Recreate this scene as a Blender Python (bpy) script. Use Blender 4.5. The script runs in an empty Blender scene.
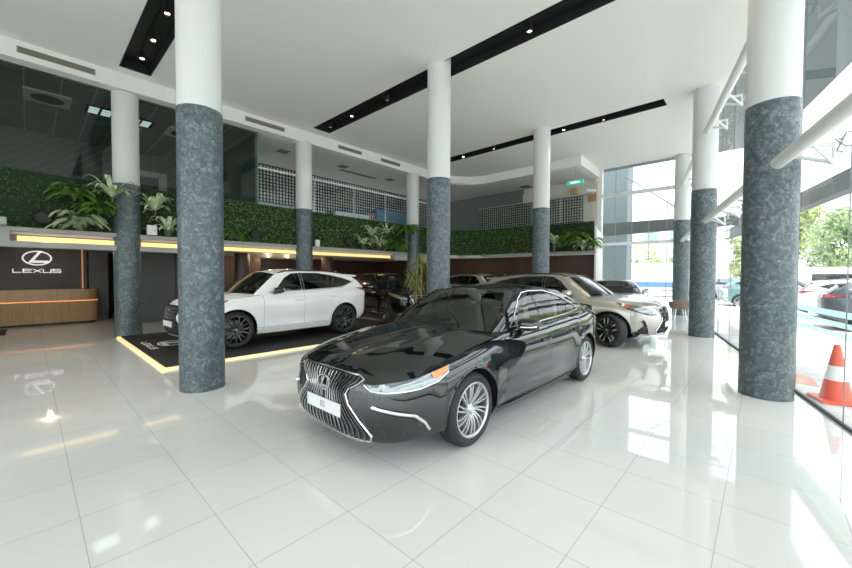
import bpy, bmesh, math, random
import numpy as np
from mathutils import Vector, Matrix
from mathutils.geometry import delaunay_2d_cdt
random.seed(7)
RNG = np.random.default_rng(7)
SC = bpy.context.scene
COL = SC.collection
PI = math.pi

# ------------------------------------------------------------------ camera
def make_camera():
    pi_, ro, ya = [math.radians(a) for a in (1.4365, .2122, 42.668)]
    F = Vector((-math.sin(ya)*math.cos(pi_), math.cos(ya)*math.cos(pi_), -math.sin(pi_)))
    R0 = Vector((math.cos(ya), math.sin(ya), 0)); U0 = R0.cross(F)
    R = R0*math.cos(ro) + U0*math.sin(ro); U = -R0*math.sin(ro) + U0*math.cos(ro)
    cam = bpy.data.cameras.new('camera'); o = bpy.data.objects.new('camera', cam); COL.objects.link(o)
    cam.sensor_fit = 'HORIZONTAL'; cam.sensor_width = 36; cam.lens = 36*366.64/852
    cam.clip_start = .05; cam.clip_end = 400
    M = Matrix((R, U, -F)).transposed().to_4x4(); M.translation = Vector((0, 0, 1.57))
    o.matrix_world = M; SC.camera = o
make_camera()

# ------------------------------------------------------------------ sky, sun and exposure
wd = bpy.data.worlds.new('sky'); SC.world = wd; wd.use_nodes = True
nt = wd.node_tree; nt.nodes.clear()
out = nt.nodes.new('ShaderNodeOutputWorld'); bg = nt.nodes.new('ShaderNodeBackground')
sky = nt.nodes.new('ShaderNodeTexSky'); sky.sky_type = 'HOSEK_WILKIE'; sky.turbidity = 7
sky.sun_direction = Vector((.5, -.35, .8)).normalized(); sky.ground_albedo = .5
mixw = nt.nodes.new('ShaderNodeMix'); mixw.data_type = 'RGBA'; mixw.inputs[0].default_value = .80
mixw.inputs[7].default_value = (.94, .98, 1.0, 1)
nt.links.new(sky.outputs[0], mixw.inputs[6]); nt.links.new(mixw.outputs[2], bg.inputs[0])
bg.inputs[1].default_value = 1.0
nt.links.new(bg.outputs[0], out.inputs[0])
SC.view_settings.view_transform = 'Standard'; SC.view_settings.look = 'None'
SC.view_settings.gamma = 1; SC.view_settings.use_curve_mapping = False
SC.view_settings.exposure = 2.15
sl = bpy.data.lights.new('sun', 'SUN'); sl.energy = 1.3; sl.angle = math.radians(8); sl.color = (1, .97, .9)
so = bpy.data.objects.new('sun', sl); COL.objects.link(so)
so.rotation_euler = Vector((.30, -.25, .9)).to_track_quat('Z', 'Y').to_euler()

# ------------------------------------------------------------------ materials
MATS = {}
def mat(name, col=(.8, .8, .8), rough=.5, metal=0, coat=0, coat_rough=.03, spec=.5, emit=None, es=1, alpha=1):
    if name in MATS: return MATS[name]
    m = bpy.data.materials.new(name); m.use_nodes = True; b = m.node_tree.nodes['Principled BSDF']
    b.inputs['Base Color'].default_value = (*col, 1); b.inputs['Roughness'].default_value = rough
    b.inputs['Metallic'].default_value = metal; b.inputs['Coat Weight'].default_value = coat
    b.inputs['Coat Roughness'].default_value = coat_rough; b.inputs['Specular IOR Level'].default_value = spec
    if emit: b.inputs['Emission Color'].default_value = (*emit, 1); b.inputs['Emission Strength'].default_value = es
    MATS[name] = m; return m
def nodes(m): return m.node_tree.nodes, m.node_tree.links, m.node_tree.nodes['Principled BSDF']
def noise_mat(name, c1, c2, scale=5, rough=.6, bump=.0, detail=4, coords='Object', lo=.35, hi=.65, stretch=None, distort=0, spec=.5):
    if name in MATS: return MATS[name]
    m = mat(name, c1, rough, spec=spec); N, Lk, b = nodes(m)
    tc = N.new('ShaderNodeTexCoord'); nz = N.new('ShaderNodeTexNoise'); nz.inputs['Scale'].default_value = scale
    nz.inputs['Detail'].default_value = detail; nz.inputs['Distortion'].default_value = distort
    mp = N.new('ShaderNodeMapping')
    if stretch: mp.inputs['Scale'].default_value = stretch
    Lk.new(tc.outputs[coords], mp.inputs[0]); Lk.new(mp.outputs[0], nz.inputs['Vector'])
    r = N.new('ShaderNodeValToRGB'); r.color_ramp.elements[0].position = lo; r.color_ramp.elements[1].position = hi
    r.color_ramp.elements[0].color = (*c1, 1); r.color_ramp.elements[1].color = (*c2, 1)
    Lk.new(nz.outputs[0], r.inputs[0]); Lk.new(r.outputs[0], b.inputs['Base Color'])
    if bump:
        bp = N.new('ShaderNodeBump'); bp.inputs['Strength'].default_value = bump; bp.inputs['Distance'].default_value = .02
        Lk.new(nz.outputs[0], bp.inputs['Height']); Lk.new(bp.outputs[0], b.inputs['Normal'])
    return m
def glass_mat(name, tint=(.9, .97, .95), refl=1.0, ior=1.45):
    if name in MATS: return MATS[name]
    m = bpy.data.materials.new(name); m.use_nodes = True; N = m.node_tree.nodes; Lk = m.node_tree.links; N.clear()
    o = N.new('ShaderNodeOutputMaterial'); mx = N.new('ShaderNodeMixShader'); t = N.new('ShaderNodeBsdfTransparent')
    g = N.new('ShaderNodeBsdfGlossy'); f = N.new('ShaderNodeFresnel'); f.inputs[0].default_value = ior
    t.inputs[0].default_value = (*tint, 1); g.inputs['Roughness'].default_value = .01
    ml = N.new('ShaderNodeMath'); ml.operation = 'MULTIPLY'; ml.inputs[1].default_value = refl; ml.use_clamp = True
    Lk.new(f.outputs[0], ml.inputs[0]); Lk.new(ml.outputs[0], mx.inputs[0]); Lk.new(t.outputs[0], mx.inputs[1]); Lk.new(g.outputs[0], mx.inputs[2])
    Lk.new(mx.outputs[0], o.inputs[0]); MATS[name] = m; return m
def paint(name, col, metal=.3, rough=.35, cior=1.5):
    m = mat(name, col, rough, metal, coat=1, coat_rough=.015, spec=.5 if metal else .0)
    m.node_tree.nodes['Principled BSDF'].inputs['Coat IOR'].default_value = cior; return m

M_shaft = mat('column_white', (.63, .645, .63), .6)
M_white = mat('white_plaster', (.80, .80, .775), .7)
M_ceil = mat('ceiling_paint', (.86, .86, .82), .8)
M_mesh = mat('grille_mesh_dark', (.05, .052, .055), .25, .6)
M_black = mat('matt_black', (.012, .013, .014), .6)
M_dark = mat('dark_plastic', (.012, .013, .014), .45)
M_rubber = mat('tyre_rubber', (.017, .018, .019), .65)
M_chrome = mat('chrome', (.82, .83, .84), .12, 1)
M_alloy = mat('silver_alloy', (.50, .51, .52), .3, .85)
M_steel = mat('brushed_steel', (.55, .56, .57), .3, 1)
M_disc = mat('brake_steel', (.30, .30, .31), .4, 1)
M_wpaint = mat('white_tube_paint', (.78, .80, .78), .35)
M_gloss_black = mat('gloss_black', (.008, .008, .009), .12, 0, coat=1, spec=0)
M_lamp = mat('lamp_clear', (.24, .27, .28), .15, .6, coat=1)
M_amber = mat('amber_lens', (.85, .26, .06), .2, coat=1)
M_amberd = mat('amber_lens_dark', (.36, .10, .035), .2, coat=1)
M_bright = mat('bright_machined_metal', (.80, .81, .82), .25, .7)
M_red = mat('red_lens', (.35, .012, .015), .15, coat=1)
M_interior = mat('cabin_trim', (.05, .052, .055), .6)
M_seat = mat('cream_seat_leather', (.42, .36, .29), .5)
M_seatd = mat('dark_seat_leather', (.03, .03, .032), .5)
M_plate = mat('plate_white', (.78, .79, .80), .4)
M_plateg = mat('plate_grey_text', (.22, .24, .27), .5)
M_carglass = glass_mat('car_glass_clear', (.66, .76, .71), 1.2, 1.5)
M_cardark = glass_mat('car_glass_dark', (.10, .12, .12), 1.5, 1.5)
M_glass = glass_mat('wall_glass', (.91, .955, .95), .9, 1.45)
M_glassin = glass_mat('office_glass', (.50, .62, .58), 1.3, 1.5)

# ------------------------------------------------------------------ object helpers
def meta(o, label=None, cat=None, group=None, kind=None):
    if label: o['label'] = label
    if cat: o['category'] = cat
    if group: o['group'] = group
    if kind: o['kind'] = kind
    return o
def mobj(name, V, Fc, m, parent=None, smooth=False, loc=None):
    me = bpy.data.meshes.new(name); me.from_pydata([tuple(map(float, v)) for v in V], [], [tuple(int(i) for i in f) for f in Fc])
    me.materials.append(m); me.update()
    if smooth: me.polygons.foreach_set('use_smooth', [True]*len(me.polygons))
    o = bpy.data.objects.new(name, me); COL.objects.link(o)
    if parent: o.parent = parent
    if loc is not None: o.location = loc
    return o
def empty(name, loc=(0, 0, 0), rz=0, label=None, cat=None, group=None, parent=None):
    o = bpy.data.objects.new(name, None); COL.objects.link(o); o.location = loc; o.rotation_euler = (0, 0, rz)
    o.empty_display_size = .2
    if parent: o.parent = parent
    return meta(o, label, cat, group)
class MB:
    def __init__(s): s.V = []; s.F = []
    def add(s, V, Fc):
        n = len(s.V); s.V += [tuple(v) for v in V]; s.F += [tuple(i+n for i in f) for f in Fc]; return s
    def box(s, x0, x1, y0, y1, z0, z1):
        V = [(x, y, z) for z in (z0, z1) for y in (y0, y1) for x in (x0, x1)]
        return s.add(V, [(0, 2, 3, 1), (4, 5, 7, 6), (0, 1, 5, 4), (2, 6, 7, 3), (0, 4, 6, 2), (1, 3, 7, 5)])
    def obox(s, c, ax, ay, az, hx, hy, hz):
        c, ax, ay, az = map(np.array, (c, ax, ay, az))
        V = [c+ax*hx*i+ay*hy*j+az*hz*k for k in (-1, 1) for j in (-1, 1) for i in (-1, 1)]
        return s.add(V, [(0, 2, 3, 1), (4, 5, 7, 6), (0, 1, 5, 4), (2, 6, 7, 3), (0, 4, 6, 2), (1, 3, 7, 5)])
    def tube(s, pts, r, n=10, closed=False, caps=True, flat=None):
        pts = [np.array(p, float) for p in pts]; m = len(pts); V = []; up0 = None
        for i, p in enumerate(pts):
            a = pts[(i-1) % m] if (closed or i > 0) else p; b = pts[(i+1) % m] if (closed or i < m-1) else p
            t = b-a; t = t/(np.linalg.norm(t)+1e-9)
            if up0 is None:
                up0 = np.array((0, 0, 1.)) if abs(t[2]) < .9 else np.array((1., 0, 0))
            u = up0-t*(up0@t); u /= (np.linalg.norm(u)+1e-9); up0 = u; w = np.cross(t, u)
            rr = r[i] if hasattr(r, '__len__') else r
            for k in range(n):
                an = 2*PI*k/n; V.append(p+rr*(math.cos(an)*u*(flat or 1)+math.sin(an)*w))
        Fc = []
        for i in range(m if closed else m-1):
            j = (i+1) % m
            for k in range(n): l = (k+1) % n; Fc.append((i*n+k, i*n+l, j*n+l, j*n+k))
        if caps and not closed: Fc += [tuple(range(n))[::-1], tuple((m-1)*n+k for k in range(n))]
        return s.add(V, Fc)
    def lathe(s, prof, n=32, c=(0, 0, 0), axis='z', caps=False):
        V = []
        for r, h in prof:
            for k in range(n):
                a = 2*PI*k/n
                q = (r*math.cos(a), r*math.sin(a), h)
                if axis == 'y': q = (q[0], q[2], q[1])
                if axis == 'x': q = (q[2], q[0], q[1])
                V.append((q[0]+c[0], q[1]+c[1], q[2]+c[2]))
        m = len(prof); Fc = []
        for i in range(m-1):
            for k in range(n): l = (k+1) % n; Fc.append((i*n+k, i*n+l, (i+1)*n+l, (i+1)*n+k))
        if caps: Fc += [tuple(range(n))[::-1], tuple((m-1)*n+k for k in range(n))]
        return s.add(V, Fc)
    def prism(s, poly, z0, z1):
        n = len(poly); V = [(x, y, z0) for x, y in poly]+[(x, y, z1) for x, y in poly]
        return s.add(V, [tuple(range(n))[::-1], tuple(range(n, 2*n))]+[(i, (i+1) % n, (i+1) % n+n, i+n) for i in range(n)])
    def build(s, name, m, parent=None, smooth=False, loc=None, bevel=0, sharp=None):
        o = mobj(name, s.V, s.F, m, parent, smooth, loc)
        bm = bmesh.new(); bm.from_mesh(o.data); bmesh.ops.recalc_face_normals(bm, faces=bm.faces)
        if bevel:
            bmesh.ops.bevel(bm, geom=[e for e in bm.edges if len(e.link_faces) == 2 and e.calc_face_angle(0) > .5], offset=bevel, segments=2, affect='EDGES', profile=.6)
        if smooth:
            for e in bm.edges:
                if len(e.link_faces) == 2 and e.calc_face_angle(0) > math.radians(38): e.smooth = False
        bm.to_mesh(o.data); bm.free(); return o
def copy_tree(o, parent=None):
    c = o.copy(); COL.objects.link(c)
    if parent: c.parent = parent
    for ch in list(o.children): copy_tree(ch, c)
    return c
# ------------------------------------------------------------------ cars: smooth body surfaces cut into panels
def hermite(pts):
    X = np.array([p[0] for p in pts], float); Yv = np.array([p[1] for p in pts], float)
    h = np.diff(X); dl = np.diff(Yv)/h; m = np.zeros(len(X)); m[0] = dl[0]; m[-1] = dl[-1]
    for i in range(1, len(X)-1):
        m[i] = 0 if dl[i-1]*dl[i] <= 0 else (h[i-1]+h[i])/(h[i]/dl[i-1]+h[i-1]/dl[i])
    def f(x):
        x = np.clip(np.asarray(x, float), X[0], X[-1]); i = np.clip(np.searchsorted(X, x)-1, 0, len(h)-1)
        t = (x-X[i])/h[i]; t2 = t*t; t3 = t2*t
        return (2*t3-3*t2+1)*Yv[i]+(t3-2*t2+t)*h[i]*m[i]+(-2*t3+3*t2)*Yv[i+1]+(t3-t2)*h[i]*m[i+1]
    return f
def inpoly(P, poly):
    P = np.asarray(P); poly = np.asarray(poly); r = np.zeros(len(P), bool); n = len(poly); j = n-1
    for i in range(n):
        xi, yi = poly[i]; xj, yj = poly[j]
        c = ((yi > P[:, 1]) != (yj > P[:, 1])) & (P[:, 0] < (xj-xi)*(P[:, 1]-yi)/(yj-yi+1e-12)+xi)
        r ^= c; j = i
    return r
def segdist(P, poly):
    d = np.full(len(P), 1e9); n = len(poly)
    for i in range(n):
        a = np.array(poly[i]); b = np.array(poly[(i+1) % n]); ab = b-a; l = ab@ab+1e-12
        t = np.clip(((P-a)@ab)/l, 0, 1); q = a+t[:, None]*ab; d = np.minimum(d, np.hypot(*(P-q).T))
    return d
def resample(poly, h, closed=True):
    o = []; n = len(poly)
    for i in range(n if closed else n-1):
        a = np.array(poly[i], float); b = np.array(poly[(i+1) % n], float); k = max(1, int(np.ceil(np.linalg.norm(b-a)/h)))
        for t in range(k): o.append(a+(b-a)*t/k)
    if not closed: o.append(np.array(poly[-1], float))
    return o
def tri(outer, holes, h):
    loops = [outer]+list(holes); pts = []; edges = []
    for lp in loops:
        n0 = len(pts); pts += [np.array(p) for p in lp]; k = len(lp); edges += [(n0+i, n0+(i+1) % k) for i in range(k)]
    O = np.array(outer); lo = O.min(0); hi = O.max(0)
    gx = np.arange(lo[0]+h*.5, hi[0], h); gy = np.arange(lo[1]+h*.5, hi[1], h)
    if len(gx) and len(gy):
        G = np.array([(x+(.5*h if j % 2 else 0), y) for j, y in enumerate(gy) for x in gx])
        k = inpoly(G, outer) & (segdist(G, outer) > .45*h)
        for hp in holes: k &= ~inpoly(G, hp) & (segdist(G, hp) > .45*h)
        pts += list(G[k])
    V, E, Fc, *_ = delaunay_2d_cdt([Vector((float(p[0]), float(p[1]))) for p in pts], edges, [], 0, 1e-6)
    V = np.array([(v.x, v.y) for v in V]); Fc = np.array([tuple(f) for f in Fc])
    c = V[Fc].mean(1); k = inpoly(c, outer)
    for hp in holes: k &= ~inpoly(c, hp)
    return V, Fc[k]
def arc(cx, cz, r, a0, a1, n=18):
    return [(cx+r*math.cos(math.radians(a0+(a1-a0)*i/n)), cz+r*math.sin(math.radians(a0+(a1-a0)*i/n))) for i in range(n+1)]

class Car:
    VS = .75
    def __init__(s, sp):
        s.sp = sp; s.L = sp['L']; s.W = sp['W']/2
        for k in ('zb', 'ze', 'zc', 'df', 'dr', 'prof', 'zr'): setattr(s, k, hermite(sp[k]))
        s.af = sp.get('af', 1.25); s.ar = sp.get('ar', 1.1); s.nf = sp.get('nf', 2.6); s.nr = sp.get('nr', 3.0)
        s.Sf = s.af+s.W*.6; s.S1 = s.Sf+(s.L-s.af-s.ar); s.S2 = s.S1+s.ar+s.W*.6
    # --- lower body ring
    def S(s, q, off=0):
        q = np.atleast_2d(np.asarray(q, float)); S_, v = np.clip(q[:, 0], 0, s.S2), q[:, 1]/s.VS
        ff = S_ < s.Sf; rr = S_ > s.S1
        ph = np.where(ff, S_/s.Sf, np.where(rr, (s.S2-S_)/(s.S2-s.S1), 1))*PI/2
        n = np.where(ff, s.nf, s.nr); C = np.clip(np.cos(ph), 0, 1)**(2/n); Sn = np.sin(ph)**(2/n)
        d0 = np.where(ff, s.af-s.af*C, np.where(rr, s.L-s.ar+s.ar*C, s.af+S_-s.Sf))
        zb, ze = s.zb(d0), s.ze(d0); z = zb+(ze-zb)*v
        d = np.where(ff, s.af-(s.af-s.df(z))*C, np.where(rr, s.L-s.ar+(s.ar-s.dr(z))*C, d0))
        W = s.W*s.prof(v)*(1-.03*((d0-s.L*.5)/(s.L*.5))**2)
        for wx in (s.sp['wf'], s.sp['wr']):
            r = np.hypot(d-wx, z-s.sp['R']); W = W+s.sp.get('flare', .018)*np.exp(-((r-s.sp['R']*1.22)/.11)**2)*(z > .25)
        mid = 1/(1+np.exp(-(d-s.sp['wf']-.55)*12))/(1+np.exp((d-s.sp['wr']+.55)*12))
        W = W-s.sp.get('scoop', .028)*mid*np.exp(-((v-.33)/.13)**2)+.010*mid*np.exp(-((v-.70)/.05)**2)
        y = W*Sn
        P = np.stack([s.L/2-d, y, z], 1)
        return P
    def sv(s, d=None, z=0, y=None, rear=False):
        """panel coordinates of a point given in side view (d,z) or end view (y,z)"""
        if not hasattr(s, '_T'):
            s._T = np.linspace(0, s.S2, 1201); s._zb = np.array([s.vz(t, None) for t in s._T])
        v = np.clip((z-s._zb[:, 0])/(s._zb[:, 1]-s._zb[:, 0]), 0, 1)*s.VS; P = s.S(np.stack([s._T, v], 1))
        if y is not None:
            k = s._T <= s.Sf if not rear else s._T >= s.S1
            yy, tt = P[k, 1], s._T[k]
            if rear: yy, tt = yy[::-1], tt[::-1]
            S_ = float(np.interp(abs(y), yy, tt))
        else: S_ = float(np.interp(d, s.L/2-P[:, 0], s._T))
        return (S_, s.vz(S_, z))
    def vz(s, S_, z):
        if S_ < s.Sf: d0 = s.af-s.af*math.cos(S_/s.Sf*PI/2)**(2/s.nf)
        elif S_ > s.S1: d0 = s.L-s.ar+s.ar*math.cos((s.S2-S_)/(s.S2-s.S1)*PI/2)**(2/s.nr)
        else: d0 = s.af+S_-s.Sf
        zb, ze = float(s.zb(d0)), float(s.ze(d0))
        if z is None: return zb, ze
        return min(1, max(0, (z-zb)/(ze-zb)))*s.VS
    # --- bonnet / boot deck
    def edge(s, d):
        if not hasattr(s, '_et'):
            T = np.linspace(0, s.S2, 900); P = s.S(np.stack([T, np.full(900, s.VS)], 1)); s._et = (s.L/2-P[:, 0], P[:, 1], P[:, 2])
        dd, yy, zz = s._et; return np.interp(d, dd, yy), np.interp(d, dd, zz)
    def D(s, q):
        q = np.atleast_2d(np.asarray(q, float)); d, y = q[:, 0], q[:, 1]; we, ze = s.edge(d); we = np.maximum(we, 1e-3)
        t = np.clip(np.abs(y)/we, 0, 1); zc = np.maximum(s.zc(d), ze)
        bl = np.clip((d-s._et[0][0])/.16, 0, 1)*np.clip((s._et[0][-1]-d)/.12, 0, 1)
        z = ze+(zc-ze)*(1-t**3.2)*bl*(2-bl)
        k = np.clip((d-.25)/.5, 0, 1)*np.clip((s.sp['cowl']+.5-d)/.5, 0, 1)*(1-t**6)
        z = z+s.sp.get('ridge', .012)*k*np.exp(-((np.abs(y)-(.33+.12*np.clip(d, 0, 1.5)))/.05)**2)
        return np.stack([s.L/2-d, y, z], 1)
    # --- cabin ring
    def roofz(s, d, y): return s.zr(d)+s.sp['crown']*(1-(np.abs(y)/s.sp['Wr'])**2.2)
    def G(s, q):
        q = np.atleast_2d(np.asarray(q, float)); p = s.sp; S_, v = q[:, 0], q[:, 1]/.5
        g1, g2, g3 = .9, .9+p['glen'], 1.8+p['glen']
        S_ = np.clip(S_, 0, g3); ff = S_ < g1; rr = S_ > g2
        ph = np.where(ff, S_/g1, np.where(rr, (g3-S_)/(g3-g2), 1))*PI/2
        C = np.clip(np.cos(ph), 0, 1); Sn = np.sin(ph); n = 2/p.get('gn', 3.0); C = C**n; Sn = Sn**n; t = np.clip((S_-g1)/(g2-g1), 0, 1)
        def ring(d0, d1, a0, a1, Wd): return np.where(ff, d0+a0*(1-C), np.where(rr, d1-a1*(1-C), d0+a0+(d1-a1-d0-a0)*t)), Wd*Sn
        dl, yl = ring(p['cowl'], p['back'], p['al'], p['arl'], p['Wb']); du, yu = ring(p['rf'], p['rr'], p['au'], p['aru'], p['Wr'])
        zl = s.D(np.stack([dl, yl], 1))[:, 2]-.012; zu = s.roofz(du, yu)
        b = 4*v*(1-v); d = dl*(1-v)+du*v; y = yl*(1-v)+yu*v+p.get('bulge', .03)*b*Sn; z = zl*(1-v)+zu*v
        z = z+p.get('wbul', .03)*b*C*np.where(ff | rr, 1, 0)
        return np.stack([s.L/2-d, y, z], 1)
    def gv(s, d, z):
        if not hasattr(s, '_gt'):
            A, B = np.meshgrid(np.linspace(.35, 1.45+s.sp['glen'], 300), np.linspace(0, .5, 60)); s._ga = np.stack([A.ravel(), B.ravel()], 1); s._gt = s.G(s._ga)
        P = s._gt; k = int(np.argmin((s.L/2-P[:, 0]-d)**2+(P[:, 2]-z)**2)); q = s._ga[k].copy()
        for it in range(8):
            def fn(u): X = s.G(u)[0]; return np.array([s.L/2-X[0]-d, X[2]-z])
            f0 = fn(q); J = np.stack([(fn(q+np.array(e))-f0)/1e-4 for e in ((1e-4, 0), (0, 1e-4))], 1)
            try: q = q-np.clip(np.linalg.solve(J, f0), -.05, .05)
            except Exception: break
        return tuple(q)
    def Rf(s, q):
        q = np.atleast_2d(np.asarray(q, float)); d, y = q[:, 0], q[:, 1]
        return np.stack([s.L/2-d, y, s.roofz(d, y)], 1)
    # --- panel makers
    def normals(s, fn, uv):
        e = 2e-3; a = fn(uv+np.array([e, 0]))-fn(uv-np.array([e, 0])); b = fn(uv+np.array([0, e]))-fn(uv-np.array([0, e]))
        n = np.cross(a, b); n /= (np.linalg.norm(n, axis=1)[:, None]+1e-9)
        P = fn(uv)-np.array([0, 0, .55]); P[:, 0] *= .25; sg = np.sign((P*n).sum(1)); sg[sg == 0] = 1
        return n*sg[:, None]
    def panel(s, name, fn, outer, m, parent, holes=(), h=.06, off=0, side='both', res=True):
        if res: outer = resample(outer, h); holes = [resample(q, h) for q in holes]
        uv, Fc = tri(outer, holes, h); P = fn(uv)
        nrm = s.normals(fn, uv)
        P = P+nrm*off
        obs = []
        def make(sgn, nm):
            Q = P*np.array([1, sgn, 1]); N = nrm*np.array([1, sgn, 1]); F2 = []
            for f in Fc:
                a, b, c = Q[f]; k = np.cross(b-a, c-a)@N[f].mean(0); F2.append(tuple(f) if k > 0 else tuple(f[::-1]))
            return Q, F2
        if side == 'merge':
            Q1, F1 = make(1, ''); Q2, F2 = make(-1, ''); n = len(Q1)
            o = mobj(name, list(Q1)+list(Q2), F1+[tuple(i+n for i in f) for f in F2], m, parent, True)
            bm = bmesh.new(); bm.from_mesh(o.data); bmesh.ops.remove_doubles(bm, verts=bm.verts, dist=.0008); bm.to_mesh(o.data); bm.free(); return [o]
        if side == 'one': Q1, F1 = make(1, ''); return [mobj(name, Q1, F1, m, parent, True)]
        for sg in (1, -1):
            if side == 'left' and sg < 0 or side == 'right' and sg > 0: continue
            Q1, F1 = make(sg, ''); obs.append(mobj(name, Q1, F1, m, parent, True))
        return obs
    def line(s, fn, pts, off=0, h=.04, closed=False):
        uv = np.array(resample(pts, h, closed)); return fn(uv)+s.normals(fn, uv)*off

def wheel_meshes(R, w, style):
    """tyre, rim, disc as mesh builders with the axle along y, outer face at +y"""
    rr = R-.094
    T = MB(); h = w/2
    T.lathe([(rr-.005, h-.012), (rr+.012, h-.002), (rr+.05, h+.004), (R-.03, h-.004), (R-.008, h-.025), (R, h-.05), (R, -h+.05), (R-.008, -h+.025), (R-.03, -h), (rr, -h+.01)], 48, axis='y')
    for k in (-.055, -.02, .02, .055): T.lathe([(R+.0005, k-.004), (R+.0015, k), (R+.0005, k+.004)], 48, axis='y')
    Rm = MB()
    Rm.lathe([(rr-.012, h-.03), (rr+.006, h-.012), (rr+.007, h-.004), (rr-.002, h-.002), (rr-.016, h-.014), (rr-.022, h-.05), (rr-.03, -h+.03)], 48, axis='y')
    Rm.lathe([(.0, h-.022), (.03, h-.022), (.036, h-.028), (.07, h-.05), (.078, h-.09), (0, h-.09)], 24, axis='y')
    def spoke(a0, a1, w0, w1, r0, r1, y0, y1, th, B):
        n = 6; P = []
        for i in range(n+1):
            t = i/n; a = a0+(a1-a0)*t; r = r0+(r1-r0)*t; wd = w0+(w1-w0)*t; y = y0+(y1-y0)*t+.012*math.sin(PI*t)
            c, sn = math.cos(a), math.sin(a)
            for yy, ww in ((y, wd*.36), (y-.008, wd*.5), (y-th, wd*.5)):
                for sg in (1, -1): P.append((r*c-sg*ww*sn, yy, r*sn+sg*ww*c))
        Fc = []
        for i in range(n):
            a = i*6; b = a+6
            ring = [0, 2, 4, 5, 3, 1]
            for k in range(6): u, v = ring[k], ring[(k+1) % 6]; Fc.append((a+u, a+v, b+v, b+u))
        Fc += [(0, 1, 3, 5, 4, 2), (n*6+0, n*6+2, n*6+4, n*6+5, n*6+3, n*6+1)]
        B.add(P, Fc)
    A = MB()
    if style == 'multi':
        for k in range(10):
            a = 2*PI*k/10
            spoke(a, a+.20, .024, .020, .05, rr-.012, h-.035, h-.018, .03, Rm)
            spoke(a+.24, a+.42, .024, .018, .05, rr-.012, h-.040, h-.022, .03, Rm)
    elif style == 'pair5':
        for k in range(5):
            a = 2*PI*k/5+.3
            spoke(a-.10, a-.22, .030, .030, .05, rr-.012, h-.035, h-.016, .035, Rm); spoke(a+.10, a+.22, .030, .030, .05, rr-.012, h-.035, h-.016, .035, Rm)
            spoke(a-.13, a-.245, .010, .010, .07, rr-.02, h-.0335, h-.0145, .004, A); spoke(a+.13, a+.245, .010, .010, .07, rr-.02, h-.0335, h-.0145, .004, A)
            spoke(a+.52, a+.63, .022, .02, .05, rr-.012, h-.05, h-.03, .03, Rm); spoke(a+.72, a+.63, .022, .02, .05, rr-.012, h-.05, h-.03, .03, Rm)
    else:
        for k in range(10):
            a = 2*PI*k/10+.1; sg = 1 if k % 2 else -1
            spoke(a, a+.06*sg, .034, .050, .05, rr-.012, h-.04, h-.018, .035, Rm)
            spoke(a+.02*sg, a+.10*sg, .012, .030, .08, rr-.018, h-.0385, h-.0145, .004, A)
    D = MB(); D.lathe([(.05, -.02), (R*.5, -.02), (R*.5, -.045), (.05, -.045)], 32, axis='y')
    D.box(R*.28, R*.56, -.06, 0.0, -R*.22, R*.22)
    return T, Rm, A, D

WHEELS = {}
def put_wheel(parent, d, side, car, style, rimmat, accent, steer=0):
    R = car.sp['R']; w = car.sp.get('tw', .225); key = (R, w, style, rimmat.name)
    if key not in WHEELS:
        T, Rm, A, D = wheel_meshes(R, w, style)
        rim = Rm.build('wheel', rimmat, None, True); tyre = T.build('tire', M_rubber, rim, True)
        disc = D.build('brake_disc', M_disc, rim)
        cap = MB().lathe([(0, w/2-.017), (.024, w/2-.017), (.027, w/2-.022), (.027, w/2-.03)], 20, axis='y').build('hub_cap', M_chrome, rim, True)
        if A.V: A.build('spoke_face', accent, rim, True)
        WHEELS[key] = rim; o = rim
    else: o = copy_tree(WHEELS[key])
    o.parent = parent
    yo = car.W-.012-w/2-.004
    o.location = (car.L/2-d, yo*side, R)
    o.rotation_euler = (0, random.uniform(0, 6.28), (0 if side > 0 else PI)+steer)
    o.rotation_mode = 'YXZ'
    return o

def sl_poly(car, pts):  # side view polygon -> lower body coordinates
    q = [(d, min(max(z, float(car.zb(d))), float(car.ze(d)))) for d, z in pts]
    return [car.sv(d, 9 if z > float(car.ze(d))-.002 else (-1 if z < float(car.zb(d))+.002 else z)) for d, z in resample(q, .07)]

def emblem_mb(w, depth):
    """the oval badge with a slanted hook, drawn in the (y,z) plane, facing +x"""
    B = MB(); h = w*.70; n = 40
    def ringpts(a, b): return [(a*math.cos(2*PI*k/n), b*math.sin(2*PI*k/n)) for k in range(n)]
    o1, i1 = ringpts(w/2, h/2), ringpts(w/2*.875, h/2*.84)
    V = [(x0, y, z) for x0 in (0, depth) for L_ in (o1, i1) for y, z in L_]; Fc = []
    for k in range(n):
        l = (k+1) % n
        Fc += [(2*n+k, 2*n+l, 3*n+l, 3*n+k), (k, 2*n+k, 2*n+l, l), (n+k, n+l, 3*n+l, 3*n+k)]
    B.add(V, Fc)
    # hook: slanted stem then foot sweeping to the ring
    P = [(.06, .36), (.17, .37), (-.10, -.12), (.38, -.12), (.34, -.25), (-.30, -.25), (-.24, -.13)]
    P = [(y*w, z*h*1.3) for y, z in P]
    m = len(P); V = [(x0, y, z) for x0 in (0, depth) for y, z in P]
    tr = [(0, 1, 2), (0, 2, 6), (6, 2, 5), (2, 3, 4), (2, 4, 5)]
    B.add(V, [tuple(i+m for i in t) for t in tr]+[(i, (i+1) % m, (i+1) % m+m, i+m) for i in range(m)])
    return B
LET = {'L': [[(0, 1), (0, 0), (1, 0)]], 'E': [[(1, 1), (0, 1), (0, 0), (1, 0)], [(0, .5), (.9, .5)]], 'X': [[(0, 1), (1, 0)], [(0, 0), (1, 1)]],
       'U': [[(0, 1), (0, 0), (1, 0), (1, 1)]], 'S': [[(1, 1), (0, 1), (0, .5), (1, .5), (1, 0), (0, 0)]]}
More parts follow.
